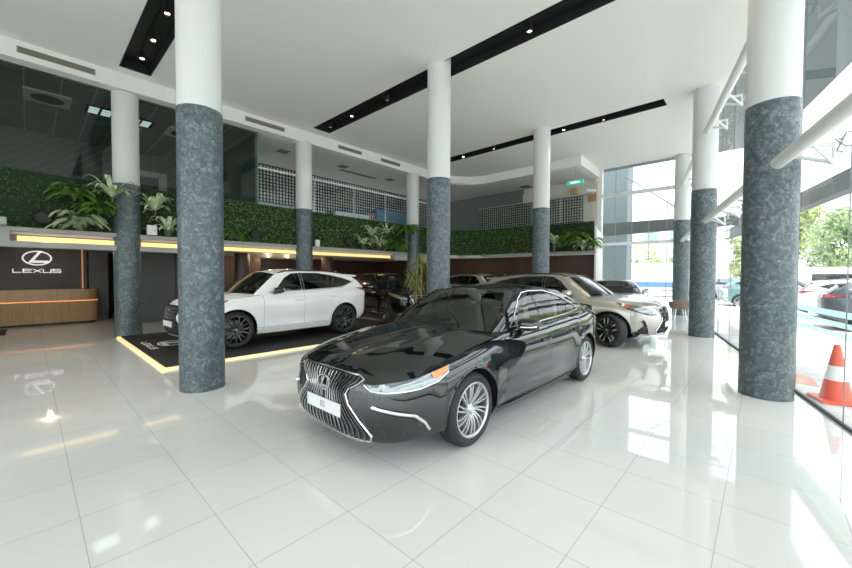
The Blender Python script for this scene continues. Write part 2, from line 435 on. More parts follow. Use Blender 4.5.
def word_mb(word, cw, ch, gap, th, depth):
    """block letters in the (y,z) plane, facing +x, reading along +y"""
    B = MB(); x = 0
    for c in word:
        for st in LET[c]:
            for (a, b), (c2, d2) in zip(st[:-1], st[1:]):
                p = np.array([x+a*cw, b*ch]); q = np.array([x+c2*cw, d2*ch]); t = q-p; l = np.linalg.norm(t); t = t/l; n = np.array([-t[1], t[0]])
                B.obox((depth/2, *((p+q)/2)), (0, t[0], t[1]), (0, n[0], n[1]), (1, 0, 0), l/2+th/2, th/2, depth/2)
        x += cw+gap
    x -= gap
    B.V = [(v[0], v[1]-x/2, v[2]) for v in B.V]; return B

def build_car(sp, name, loc, rz, body, label, cat, glassm, rim_style, rimm, accent, seat, lod=0, group=None, steer=0):
    car = Car(sp); root = empty(name, loc, rz, label, cat, group); hs = .07 if lod == 0 else .12
    L = car.L; wf, wr, R = sp['wf'], sp['wr'], sp['R']; Ra = R+sp.get('agap', .05); zsill = sp['sill']; VS = Car.VS
    g = .0025
    trimm = M_dark
    # ---- side panels (side view, d from the nose, z up)
    fb, fd, md, rd = sp['fb'], sp['fd'], sp['md'], sp['rd']
    def side(name, pts, m=body, **k): return car.panel(name, car.S, sl_poly(car, pts), m, root, h=k.pop('h', hs), **k)
    a0 = math.degrees(math.asin((zsill-R)/Ra))
    rz_ = lambda pts, h=.06: [tuple(p) for p in resample(pts, h, False)]
    fend = [(fb+g, 9)] + [(fb+g, .8), (fb+g, math.sqrt(max(Ra**2-(fb-wf)**2, 0))+R)]
    afb = 180-math.degrees(math.acos((wf-fb)/Ra)) if abs(wf-fb) < Ra else 180
    fend = [(fb+g, 9), (fb+g, R+Ra*math.sin(math.radians(afb)))]+arc(wf, R, Ra, afb, a0)+[(fd-g, zsill), (fd-g, 9)]
    side('front_fender', fend)
    side('front_door', [(fd+g, 9), (fd+g, zsill), (md-g, zsill), (md-g, 9)])
    lean = sp.get('lean', .0)
    rdo = [(md+g, 9), (md+g, zsill)]
    a1 = 180-a0; xw = wr-math.sqrt(max(Ra**2-(zsill-R)**2, 0))
    ang = 180-math.degrees(math.acos(min(1, (wr-rd)/(Ra+.03))))
    rdo += [(min(xw-.02, rd), zsill)]+arc(wr, R, Ra+.03, 180-a0 if xw < rd else 180, ang, 10)+[(rd-g, .75), (rd-g+lean, 9)]
    side('rear_door', rdo)
    rb = sp['rb']; arb = math.degrees(math.acos(min(1, (rb-wr)/Ra)))
    q = [(rd+g+lean, 9), (rd+g, .75)]+arc(wr, R, Ra+.03-2*g, ang, 180-a0, 10)[0:]+arc(wr, R, Ra, 180-a0, arb, 22)+[(rb-g, 9)]
    side('rear_quarter_panel', q)
    side('sill', [(wf+Ra*math.cos(math.radians(a0))+.01, zsill-2*g), (wf+Ra*math.cos(math.radians(a0)), -1), (xw-.0, -1), (xw-.0, zsill-2*g)], sp.get('sillmat') or body)
    # arch lips / mouldings
    am = sp.get('archmat') or body
    for wx, A0, A1 in ((wf, a0-6, 186-a0 if False else 180-a0+4), (wr, a0-6, 180-a0+4)):
        pts = [car.sv(d, max(z, .12)) for d, z in arc(wx, R, Ra, A0, A1, 26)]
        P = car.S(np.array(pts))
        for sg in (1, -1):
            B = MB(); B.tube(P*np.array([1, sg, 1])+np.array([0, -.004*sg, 0]), sp.get('lip', .011), 8); B.build('arch_moulding', am, root, True)
    # ---- bumpers (end views merged over the centre)
    z1 = VS
    fbp = [(0, 0)] + [car.sv(d, -1) for d in np.linspace(.12, max(fb, wf-Ra-.03)-.0, 6)]
    if fb < wf-Ra: tail = [car.sv(fb-g, -1)]
    else: tail = [car.sv(d, z) for d, z in arc(wf, R, Ra, 180-a0, afb, 12)]
    fbp = [(0, 0)]+tail+[car.sv(fb-g, z) for z in np.linspace(R+Ra*math.sin(math.radians(afb)) if fb >= wf-Ra else .2, float(car.ze(fb)), 7)[1:-1]]+[car.sv(fb-g, 9), (0, VS)]
    car.panel('front_bumper', car.S, fbp, body, root, h=.04 if lod == 0 else .1, side='merge')
    rtail = [car.sv(d, z) for d, z in arc(wr, R, Ra, a0, arb, 12)]
    car.panel('rear_bumper', car.S, [(car.S2, 0)]+rtail+[car.sv(rb+g, z) for z in np.linspace(R+Ra*math.sin(math.radians(arb)), float(car.ze(rb)), 8)[1:-1]]+[car.sv(rb+g, 9), (car.S2, VS)], body, root, h=hs, side='merge')
    # ---- bonnet and boot
    ck = sp['cowl']
    yy = np.linspace(0, .999, 16)
    def dedge(y, rear=False):
        T = np.linspace(0, car.Sf, 300) if not rear else np.linspace(car.S2, car.S1, 300)
        P = car.S(np.stack([T, np.full(300, VS)], 1)); return float(np.interp(y, P[:, 1], L/2-P[:, 0]))
    wk = float(car.edge(ck+sp['al'])[0])
    T = np.linspace(0, 1, 26); sA = car.sv(ck+sp['al'], 9)[0]
    E_ = car.S(np.array([(t*sA, VS) for t in T])); fr = [(L/2-p[0], p[1]) for p in E_]
    gp = sp['Wb']
    back = [(ck+sp['al'], fr[-1][1]), (ck+sp['al']*1.0, gp+.0)]
    curve = [(ck+.02+sp['al']*(1-math.cos(ph)**(2/sp.get('gn', 3.0))), gp*math.sin(ph)**(2/sp.get('gn', 3.0))) for ph in np.linspace(PI/2, 0, 14)]
    car.panel('hood', car.D, fr+curve[1:-1]+[(ck+.02, 0)], body, root, h=hs*.9, side='merge', res=False)
    sB = car.sv(sp['back']-sp['arl'], 9)[0]; Tb = np.linspace(0, 1, 26)
    Eb = car.S(np.array([(car.S2+(sB-car.S2)*t, VS) for t in Tb])); rf_ = [(L/2-p[0], p[1]) for p in Eb]
    curveb = [(sp['back']-.02-sp['arl']*(1-math.cos(ph)**(2/sp.get('gn', 3.0))), gp*math.sin(ph)**(2/sp.get('gn', 3.0))) for ph in np.linspace(PI/2, 0, 14)]
    car.panel('trunk_lid', car.D, rf_+curveb[1:-1]+[(sp['back']-.02, 0)], body, root, h=hs, side='merge', res=False)
    sh = [(ck+sp['al'], gp-.01)]+[(float(d), float(car.edge(d)[0])) for d in np.linspace(ck+sp['al'], sp['back']-sp['arl'], 30)]+[(sp['back']-sp['arl'], gp-.01)]
    car.panel('belt_rail', car.D, sh, body, root, h=.05, res=False)
    # ---- cabin ring with the window openings
    gl = sp['glen']; G3 = 1.8+gl; sw = .9*sp.get('wsp', .66); sbk = .9*sp.get('bsp', .66)
    ws = [(0, .015), (sw, .015), (sw*.985, .47), (0, .47)]
    bw = [(G3, .03), (G3-sbk, .03), (G3-sbk*.97, .46), (G3, .46)]
    wins = [[car.gv(d, z) for d, z in rz_(w+[w[0]])[:-1]] for w in sp['wins']]
    outer = [(0, .48), (sw*1.0, .48), (sw*1.02, 0), (G3-sbk*1.03, 0), (G3-sbk, .47), (G3, .47), (G3, .5), (0, .5)]
    outer = resample(outer, .05)
    car.panel('cabin_frame', car.G, outer, sp.get('pillarmat') or body, root, holes=[resample(w, .05) for w in wins], h=.05, side='both', res=False)
    car.panel('windshield', car.G, ws, glassm['front'], root, h=.06, side='merge')
    car.panel('rear_window', car.G, bw, glassm['rear'], root, h=.08, side='merge')
    for w in wins: car.panel('side_window', car.G, w, glassm['side'], root, h=.07, off=-.004, res=False)
    # window surround moulding
    sur = [car.gv(d, z) for d, z in rz_(sp['surround'], .05)]
    P = car.G(np.array(sur))+car.normals(car.G, np.array(sur))*.003
    for sg in (1, -1): MB().tube(P*np.array([1, sg, 1]), .0055 if lod == 0 else .010, 6).build('window_moulding', sp.get('surmat') or M_chrome, root, True)
    # pillars between the panes, glossy black
    for pl in sp['bpillars']:
        car.panel('door_pillar', car.G, [car.gv(d, z) for d, z in rz_(pl+[pl[0]])[:-1]], M_gloss_black, root, h=.06, off=.002, res=False)
    # ---- roof
    E2 = car.G(np.array([(t, .5) for t in np.linspace(0, G3, 90)])); rp = [(L/2-p[0], abs(p[1])) for p in E2]
    rp[0] = (rp[0][0], 0); rp[-1] = (rp[-1][0], 0)
    car.panel('roof', car.Rf, rp, sp.get('roofmat') or body, root, h=.07, side='merge', res=False)
    if lod == 0:
        fin = MB(); xr = L/2-sp['rr']+.12; zf = float(car.zr(sp['rr']-.15))+sp['crown']
        fin.add([(xr+.16, 0, zf-.01), (xr-.02, .03, zf-.02), (xr-.02, -.03, zf-.02), (xr-.01, .004, zf+.055), (xr-.01, -.004, zf+.055)], [(0, 1, 3), (0, 4, 2), (0, 3, 4), (1, 2, 4, 3)]); fin.build('antenna_fin', body, root)
    # ---- inner shell: dark body behind panel gaps, underbody, arches
    B = MB(); T = np.linspace(car.sv(wf+Ra+.02, .5)[0], car.sv(wr-Ra-.02, .5)[0], 20)
    for sg in (1, -1):
        V = []; 
        for t in T:
            for v in (0, .3, .6, .9, 1): p = car.S((t, v*VS))[0]; V.append((p[0], (p[1]-.025)*sg, p[2]))
        B.add(V, [(i*5+k, i*5+k+1, (i+1)*5+k+1, (i+1)*5+k) for i in range(len(T)-1) for k in range(4)])
    zu = zsill-.06
    B.box(-L/2+.5, L/2-.45, -car.W+.40, car.W-.40, zu, zu+.12)
    B.box(L/2-wr+Ra+.05, L/2-wf-Ra-.05, -car.W+.17, car.W-.17, zu, zu+.1)
    for wx in (wf, wr):
        for sg in (1, -1):
            pr = [(Ra+.015, (car.W-.05)*sg), (Ra+.015, (car.W-.36)*sg), (0.01, (car.W-.37)*sg)]
            n = 24; V = []; Fc = []
            for ri, (r, y) in enumerate(pr):
                for k in range(n+1):
                    a = math.radians(-12+204*k/n); yq = y
                    if ri == 0: yq = sg*(car.S(np.array(car.sv(wx-r*math.cos(a), R+r*math.sin(a))))[0][1]-.03)
                    V.append((L/2-wx+r*math.cos(a), yq, R+r*math.sin(a)))
            for i in range(2):
                for k in range(n): Fc.append((i*(n+1)+k, i*(n+1)+k+1, (i+1)*(n+1)+k+1, (i+1)*(n+1)+k))
            B.add(V, Fc)
    B.build('underbody', M_black, root)
    # ---- wheels
    for wx, st in ((wf, steer), (wr, 0)):
        for sg in (1, -1): put_wheel(root, wx, sg, car, rim_style, rimm, accent, st)
    # ---- cabin inside
    def seat_at(d, y, wd, hr):
        b = MB(); b.obox((L/2-d, y, sp['seatz']), (1, 0, .05), (0, 1, 0), (0, 0, 1), .25, wd, .09)
        b.obox((L/2-d-.27, y, sp['seatz']+.33), (.25, 0, .97), (0, 1, 0), (-.97, 0, .25), .34, wd, .07)
        s_ = b.build('seat', seat, root, True, bevel=.04)
        for k in hr:
            hb = MB(); hb.obox((L/2-d-.37, y+k, sp['seatz']+.76), (.2, 0, .98), (0, 1, 0), (-.98, 0, .2), .09, .13, .05)
            hb.build('headrest', seat, s_, True, bevel=.03)
    fs = sp['fseat']
    for sg in (1, -1): seat_at(fs, sg*.37, .25, (0,))
    seat_at(fs+.88, 0, .62, (-.38, .38))
    zd = sp['dashz']
    b = MB(); b.add([(L/2-ck-.12, y, zd-.06) for y in (-.68, .68)]+[(L/2-ck-.45, y, zd) for y in (-.70, .70)]+[(L/2-ck-.72, y, zd-.06) for y in (-.70, .70)]+[(L/2-ck-.75, y, zd-.35) for y in (-.70, .70)],
                    [(0, 1, 3, 2), (2, 3, 5, 4), (4, 5, 7, 6)]); b.build('dashboard', M_interior, root)
    if lod == 0:
        b = MB(); c = np.array((L/2-ck-.88, -.37*1, zd-.02)); u = np.array((.35, 0, .94)); b.tube([c+.18*(math.cos(a)*u+math.sin(a)*np.array((0, 1, 0))) for a in np.linspace(0, 2*PI, 25)[:-1]], .014, 8, True)
        b.tube([c-np.array((0, .17, 0)), c+np.array((0, .17, 0))], .02, 6); b.tube([c-u*.17, c], .02, 6); b.lathe([(0, 0), (.05, 0), (.05, .02), (0, .02)], 16, c)
        b.build('steering_wheel', M_interior, root, True)
        b = MB(); rx = L/2-sp['rf']+.10; zz_ = float(car.zr(sp['rf']+.1))-.07; b.box(rx-.02, rx+.02, -.12, .12, zz_-.035, zz_+.035); b.build('rear_view_mirror', M_interior, root)
    # ---- door mirrors, handles
    mx, mz = sp['mir']
    for sg in (1, -1):
        yb = sp['Wb']; b = MB()
        n, m_ = 12, 16; V = []
        for i in range(n+1):
            a = PI*i/n
            for k in range(m_):
                p = 2*PI*k/m_; x = math.cos(p)*math.sin(a); z = math.sin(p)*math.sin(a); y = -math.cos(a)
                f = lambda t, e: math.copysign(abs(t)**e, t)
                V.append((L/2-mx-.02+f(x, .8)*.075-.02*y, (yb+.14+f(y, .7)*.115)*sg, mz+.03+f(z, .75)*.068))
        b.add(V, [(i*m_+k, i*m_+(k+1) % m_, (i+1)*m_+(k+1) % m_, (i+1)*m_+k) for i in range(n) for k in range(m_)])
        mo = b.build('door_mirror', sp.get('mirmat') or body, root, True)
        a_ = MB(); a_.tube([(L/2-mx+.03, (yb-.05)*sg, mz-.06), (L/2-mx, (yb+.07)*sg, mz-.03)], .028, 8, flat=.6); a_.build('mirror_arm', M_gloss_black, mo, True)
        a_ = MB(); a_.obox((L/2-mx-.094, (yb+.14)*sg, mz+.03), (0, 1, 0), (0, 0, 1), (1, 0, 0), .095, .05, .004); a_.build('mirror_glass', M_chrome, mo)
        a_ = MB(); a_.tube([(L/2-mx+.065, (yb+.08)*sg, mz+.005), (L/2-mx+.05, (yb+.20)*sg, mz+.012), (L/2-mx+.01, (yb+.245)*sg, mz+.02)], .010, 6); a_.build('mirror_lamp', sp.get('mirtrim') or M_chrome, mo, True)
        for hd in sp['handles']:
            P = [car.S(np.array(car.sv(d, hd[1])))[0] for d in (hd[0]-.11, hd[0]-.04, hd[0]+.04, hd[0]+.11)]
            offs = (.004, .034, .036, .004)
            b = MB(); b.tube([(p[0], (p[1]+o_)*sg, p[2]) for p, o_ in zip(P, offs)], .014, 8, flat=1.2); b.build('door_handle', sp.get('handlemat') or body, root, True)
    return car, root

def overlay_front(car, root, name, pts, m, off=.004, h=.035, side='both', coords='yz'):
    q = [car.sv(y=y, z=z) if coords == 'yz' else car.sv(d=y, z=z) for y, z in pts]
    q = resample(q, h)
    return car.panel(name, car.S, q, m, root, h=h, off=off, side=side, res=False)
def stroke(car, root, name, pts, m, r, off=.0, side='both', closed=False, flat=None, mixed=None, n=8):
    """a moulding running on the lower body; points (y,z) end view"""
    q = [car.sv(y=a, z=b) if (mixed is None or not mixed[i]) else car.sv(d=a, z=b) for i, (a, b) in enumerate(pts)]
    uv = np.array(resample(q, .03, closed)); P = car.S(uv)+car.normals(car.S, uv)*off
    obs = []
    if side == 'merge':
        B = MB(); B.tube(P, r, n, closed, flat=flat); B.tube(P*np.array([1, -1, 1]), r, n, closed, flat=flat); return [B.build(name, m, root, True)]
    for sg in (1, -1):
        B = MB(); B.tube(P*np.array([1, sg, 1]), r, n, closed, flat=flat); obs.append(B.build(name, m, root, True))
    return obs
# ------------------------------------------------------------------ the room
def struct(o): o['kind'] = 'structure'; return o
CH = 6.35; MZ = 2.40
XB = -11.35        # face of the left beam
gd = np.array((.224, -.974)); gn = np.array((.974, .224))          # along / out of the slanted glass wall
GP = np.array((.0377, 6.572))+gn*.42                                # a point of the glass wall (beside the near column)
def gpt(t, z=0, o=0): p = GP+gd*t+gn*o; return (p[0], p[1], z)
def gpt_at_y(y): return float((y-GP[1])/gd[1])
tN, tS = gpt_at_y(17.7), gpt_at_y(-7.0)

# floor tiles
mt = mat('floor_tile', (.80, .80, .775), .035, spec=.55); N, Lk, b = nodes(mt)
tc = N.new('ShaderNodeTexCoord'); mp = N.new('ShaderNodeMapping'); mp.inputs['Location'].default_value = (2.60, -.2, 0)
br = N.new('ShaderNodeTexBrick'); br.offset = 0; br.inputs['Scale'].default_value = 1; br.inputs['Mortar Size'].default_value = .0022
br.inputs['Brick Width'].default_value = .605; br.inputs['Row Height'].default_value = .605; br.inputs['Mortar Smooth'].default_value = .1
br.inputs['Color1'].default_value = (.765, .765, .745, 1); br.inputs['Color2'].default_value = (.74, .74, .72, 1); br.inputs['Mortar'].default_value = (.44, .445, .43, 1)
Lk.new(tc.outputs['Object'], mp.inputs[0]); Lk.new(mp.outputs[0], br.inputs[0]); Lk.new(br.outputs[0], b.inputs['Base Color'])
pN, pS = gpt(tN), gpt(tS)
fl = MB(); fl.prism([(-20, -7), (pS[0], -7), (pN[0], 17.7), (-20, 17.7)], -.12, 0); struct(fl.build('floor', mt))

# ceiling with three recessed light slots
SLOTS = [(-11.0, 1.3, 1.50, 2.08), (-10.9, .30, 6.38, 6.98), (-10.0, -2.1, 11.72, 12.20)]
cb = MB(); yb = [-7, 1.50, 2.08, 6.38, 6.98, 11.72, 12.20, 17.7]
def gx(y): return GP[0]+gd[0]*(y-GP[1])/gd[1]
OX = 2.2/gn[0]
for i in range(7):
    y0, y1 = yb[i], yb[i+1]; cuts = [(s[0], s[1]) for s in SLOTS if abs(s[2]-y0) < .01]
    def quad(x0a, x0b, x1a, x1b):
        cb.add([(x0a, y0, CH), (x1a, y0, CH), (x1b, y1, CH), (x0b, y1, CH), (x0a, y0, CH+.3), (x1a, y0, CH+.3), (x1b, y1, CH+.3), (x0b, y1, CH+.3)],
               [(0, 3, 2, 1), (4, 5, 6, 7), (0, 1, 5, 4), (1, 2, 6, 5), (2, 3, 7, 6), (3, 0, 4, 7)])
    e0, e1 = (gx(y0), gx(y1))
    if cuts:
        a, b_ = cuts[0]; quad(XB-.3, XB-.3, a, a)
        quad(min(b_, e0-.05), min(b_, e1-.05), e0, e1)
    else: quad(XB-.3, XB-.3, e0, e1)
struct(cb.build('ceiling', M_ceil))
M_soffit = mat('outside_soffit', (.10, .135, .14), .7)
b = MB(); b.prism([(gx(-12), -12), (gx(-12)+OX, -12), (gx(18.2)+OX, 18.2), (-6, 18.2), (-6, 17.7), (gx(17.7), 17.7)], CH, CH+.3); struct(b.build('ceiling', M_soffit))
# light slots, each a black trough with a track and spot heads
M_slot = mat('slot_black', (.016, .018, .02), .55)
M_bulb = mat('warm_bulb', (1, .8, .6), .5, emit=(1, .62, .36), es=4)
slot_spots = [[-10.2, -9.25, -8.1, -6.4, -3.5, -.8], [-10.35, -9.2, -7.6, -3.45, -2.0, -.7], [-9.0, -7.55, -4.9, -3.7]]
slot_lab = ['wide black light slot in the ceiling above the left entrance side', 'long black light slot in the ceiling running across the second column', 'narrow black light slot in the ceiling farthest from the camera']
spot_lab = ['black spotlight in the ceiling slot nearest the reception desk', 'black spotlight in the middle ceiling slot', 'black spotlight in the farthest ceiling slot']
slot_grp = ['spotlights in the nearest slot', 'spotlights in the middle slot', 'spotlights in the farthest slot']
def make_spot(i):
    h = empty('track_spotlight', (0, 0, 0), 0, spot_lab[i], 'spotlight', slot_grp[i])
    MB().lathe([(.001, .0), (.05, 0), (.055, -.01), (.055, -.15), (.048, -.15), (.044, -.10)], 18).build('lamp_housing', M_black, h, True)
    MB().lathe([(.001, -.125), (.045, -.125)], 18).build('bulb', M_bulb, h)
    MB().box(-.012, .012, -.012, .012, 0, .10).build('bracket', M_black, h)
    return h
for i, (x0, x1, y0, y1) in enumerate(SLOTS):
    b = MB(); H = CH+.22
    b.box(x0-.01, x1+.01, y0-.01, y0+.005, CH-.004, H); b.box(x0-.01, x1+.01, y1-.005, y1+.01, CH-.004, H)
    b.box(x0-.01, x0+.005, y0, y1, CH-.004, H); b.box(x1-.005, x1+.01, y0, y1, CH-.004, H); b.box(x0, x1, y0, y1, H, H+.02)
    t = b.build('light_slot', M_slot); meta(t, slot_lab[i], 'light slot')
    yc = (y0+y1)/2
    MB().box(x0+.2, x1-.2, yc-.02, yc+.02, H-.04, H).build('track_rail', M_black, t)
    h0 = make_spot(i)
    for k, x in enumerate(slot_spots[i]):
        h = h0 if k == 0 else copy_tree(h0)
        h['label'] = ('first', 'second', 'third', 'fourth', 'fifth', 'sixth')[k]+' from the left '+spot_lab[i]
        h.location = (x, yc, CH+.10); h.rotation_euler = (random.uniform(-.25, .25), random.uniform(-.2, .2), 0)
        l = bpy.data.lights.new('spot_glow', 'SPOT'); l.energy = 9; l.spot_size = 1.1; l.color = (1, .78, .55); l.shadow_soft_size = .04
        lo = bpy.data.objects.new('spot_glow', l); COL.objects.link(lo); lo.parent = h; lo.location = (0, 0, -.16)

# beam over the mezzanine edge: straight, rounded corner, straight, then back to the far glass
def edge_path(x, y, r, x_end, n=10):
    P = [(x, -7.0)]+[(x, y_) for y_ in np.linspace(-5, y-r, 12)]
    P += [(x+r-r*math.cos(a), y-r+r*math.sin(a)) for a in np.linspace(0, PI/2, n)[1:]]
    P += [(x_, y) for x_ in np.linspace(x+r, x_end, 5)[1:]]
    return P
def wall_strip(P, z0, z1, th, B=None):
    B = B or MB(); n = len(P); A = [np.array(p, float) for p in P]; V = []
    for i in range(n):
        t = A[min(i+1, n-1)]-A[max(i-1, 0)]; t = t/np.linalg.norm(t); nn = np.array((-t[1], t[0]))
        q = A[i]+nn*th
        V += [(A[i][0], A[i][1], z0), (A[i][0], A[i][1], z1), (q[0], q[1], z0), (q[0], q[1], z1)]
    Fc = []
    for i in range(n-1):
        a, c = i*4, i*4+4; Fc += [(a, a+1, c+1, c), (a+2, c+2, c+3, a+3), (a+1, a+3, c+3, c+1), (a, c, c+2, a+2)]
    Fc += [(0, 2, 3, 1), (n*4-4, n*4-3, n*4-1, n*4-2)]
    return B.add(V, Fc)
BP = edge_path(XB, 15.0, 1.7, -5.45)+[(-5.55, 17.8)]
bm_ = wall_strip(BP, 5.98, CH+.05, .32); struct(bm_.build('trim_1', M_white))
# mezzanine ceiling beyond the beam
M_mz = mat('mezzanine_ceiling_paint', (.76, .76, .72), .8)
b = MB(); b.prism([(-20, -7), (XB-.2, -7), (XB-.2, 13.4), (-10.5, 14.8), (-9.5, 15.2), (-5.6, 15.2), (-5.6, 17.6), (-20, 17.6)], 6.02, 6.2); struct(b.build('ceiling', M_mz))
# mezzanine slab with a warm cove along its edge
EP = edge_path(-11.62, 15.0, 1.7, -4.85)
M_led = mat('warm_led_strip', (1, .8, .4), .5, emit=(1, .60, .15), es=.20)
M_fascia = mat('fascia_grey', (.36, .36, .34), .55)
b = MB(); b.prism([(-20, -7), (-11.7, -7), (-11.7, 13.3), (-11.1, 14.6), (-9.9, 15.08), (-4.88, 15.08), (-5.6, 17.6), (-20, 17.6)], MZ, MZ+.13)
b.prism([(-20, -7), (-11.9, -7), (-11.9, 13.3), (-11.3, 14.7), (-9.9, 15.28), (-4.95, 15.28), (-5.6, 17.6), (-20, 17.6)], MZ+.11, MZ+1.2)
struct(b.build('floor', mat('mezzanine_soffit', (.62, .60, .57), .7)))
wall_strip([(p[0]+.05 if p[1] < 14 else p[0], p[1]-(.05 if p[0] > -10.2 else 0)) for p in EP], MZ+.06, MZ+.15, .3).build('trim_2', M_fascia)['kind'] = 'structure'
b = MB(); wall_strip([(-11.56, -7), (-11.56, -.25)], 2.13, MZ+.16, .3, b); wall_strip([(-11.57, -.25), (-11.57, 3.0)], 2.13, 2.25, .3, b); wall_strip([(-11.60, 3.0), (-11.60, 10.6)], 2.24, 2.262, .12, b); wall_strip([(-11.57, 10.6), (-11.57, 13.1)], 2.2, MZ+.1, .3, b)
b.build('trim_3', M_fascia)['kind'] = 'structure'
led = wall_strip([(-11.64, -.15), (-11.64, 10.4)], 2.262, MZ-.03, .05).build('cove_light', M_led)
meta(led, 'long warm yellow light strip along the mezzanine edge under the hedge wall', 'strip light')
MB().box(-11.55, -11.2, -6.0, -.28, MZ+.15, MZ+.30).build('planter_ledge', M_fascia)['kind'] = 'structure'

# back wall of the mezzanine and the rooms under it
M_brown = noise_mat('brown_panel', (.060, .028, .018), (.085, .040, .026), 3, .4, stretch=(1, 1, .1))
M_wood = noise_mat('wood_wall', (.075, .042, .024), (.12, .07, .04), 2.5, .45, stretch=(6, 6, .4))
M_slat = mat('grey_slat', (.13, .135, .14), .55)
M_logo_wall = noise_mat('stone_brown_wall', (.068, .060, .054), (.085, .076, .068), 1.5, .45)
b = MB(); b.box(-20, -4.9, 15.3, 15.42, 0, MZ); struct(b.build('wall_back_lower', M_brown))
for k in range(9): pass
b = MB(); b.prism([(-4.90, 15.02), (-4.82, 15.02), (-5.42, 17.75), (-5.58, 17.75)], 0, 3.4); struct(b.build('trim_4', M_white))
b = MB(); b.box(-5.72, -5.45, 17.55, 17.8, 0, CH); struct(b.build('trim_5', M_white))
b = MB(); b.box(-19.9, -19.8, -7, 17.7, 0, 4.5); b.box(-19.9, -19.8, -7, 4.0, 4.5, 6.2); struct(b.build('wall_left', mat('deep_wall', (.10, .10, .10), .7)))  # unseen gap above, added to let daylight onto the mezzanine ceiling
b = MB(); b.box(-20, -5.6, 17.62, 17.75, 0, CH+.3); struct(b.build('wall_back_upper', mat('cream_wall', (.62, .60, .53), .7)))
b = MB(); b.box(-20, pS[0], -7.1, -7, 5.2, CH+.3); b.box(-20, -11.0, -7.1, -7, 0, CH+.3); struct(b.build('wall_front', M_white))

# reception wall with the emblem
b = MB(); b.box(-17.06, -16.9, -3.0, 1.36, 0, MZ); struct(b.build('wall_reception', M_logo_wall))
b = MB()
for k in range(11): y = 1.40+k*.045; b.box(-16.96, -16.90-(k % 2)*.03, y, y+.045, 0, MZ)
struct(b.build('trim_6', M_slat))
l = MB().box(-16.90, -16.87, 1.22, 1.26, .9, MZ).build('wall_strip_light', mat('orange_led', (1, .5, .25), .5, emit=(1, .38, .16), es=.045)); meta(l, 'thin vertical orange light strip on the dark reception wall', 'strip light')
M_letter = mat('lit_white_letter', (.8, .8, .8), .3, emit=(.95, .97, 1), es=.12)
lg = emblem_mb(.66, .03).build('emblem', M_letter, None, False, (-16.88, .20, 2.05)); meta(lg, 'white oval emblem with slanted hook on the dark reception wall', 'emblem')
wd_ = word_mb('LEXUS', .17, .10, .045, .022, .03).build('sign_lettering', M_letter, None, False, (-16.88, .20, 1.60)); meta(wd_, 'white LEXUS lettering on the reception wall under the emblem', 'sign')
# reception desk: ribbed front with rounded end and light line
M_desk = noise_mat('desk_wood', (.34, .225, .115), (.42, .285, .15), 4, .4, stretch=(8, 8, .6))
dk = empty('reception_desk', (-16.0, .2, 0), 0, 'ribbed light wood reception desk with an orange light line below its top', 'desk')
def desk_outline(o=0):
    P = [(.08+o, -3.2)]+[(.08+o, y) for y in np.linspace(-3, .95, 8)]+[(-.32+(.40+o)*math.cos(a), .95+(.40+o)*math.sin(a)) for a in np.linspace(0, PI/2, 10)[1:]]+[(-.5, 1.35+o), (-.5, -3.2)]
    return P
B = MB(); B.prism(desk_outline(0), .06, .72); B.build('desk_body', M_desk, dk)
B = MB(); pth = [p for p in desk_outline(.0)[:-1]]; pr = resample(pth, .055, False)
for p in pr: B.lathe([(.018, .06), (.018, .70)], 8, (p[0], p[1], 0))
B.build('front_ribs', M_desk, dk, True)
MB().prism(desk_outline(.03), .735, 1.08).build('counter_top', M_desk, dk)
MB().prism(desk_outline(.012), .70, .735).build('light_line', mat('orange_led2', (1, .4, .1), .5, emit=(1, .30, .08), es=.18), dk)
MB().prism(desk_outline(-.05), 0, .06).build('plinth', M_black, dk)
meta(MB().box(-15.4, -14.1, -2.4, -.42, .001, .018).build('door_mat', noise_mat('mat_dark', (.015, .015, .015), (.04, .04, .04), 60, .95)), 'small dark mat on the floor in front of the reception desk', 'mat')
# grey slatted wall and wood rooms behind
b = MB(); b.box(-14.75, -14.6, 2.1, 3.35, 0, MZ)
struct(b.build('wall_slatted', M_slat))
b = MB()
for k in range(24): y = 2.1+k*.052; b.box(-14.62, -14.57, y, y+.03, 0, MZ)
struct(b.build('trim_7', M_slat))
b = MB(); b.box(-18.2, -18.1, 3.3, 7.7, 0, MZ); b.box(-18.2, -18.1, 9.6, 10.6, 0, MZ); b.box(-18.1, -14.8, 3.42, 3.5, 0, MZ); struct(b.build('wall_wood', M_wood))
b = MB(); b.box(-18.3, -18.2, 10.6, 15.3, 0, MZ); struct(b.build('wall_dark', M_brown))
M_bcol = mat('brown_column_paint', (.085, .052, .038), .35)
for (x, y, lb) in ((-15.2, 5.75, 'brown round column under the mezzanine behind the white car'), (-15.2, 9.6, 'brown round column under the mezzanine beside the dark doorway')):
    meta(MB().lathe([(.27, 0), (.27, MZ)], 32).build('round_column', M_bcol, None, True, (x, y, 0)), lb, 'column')
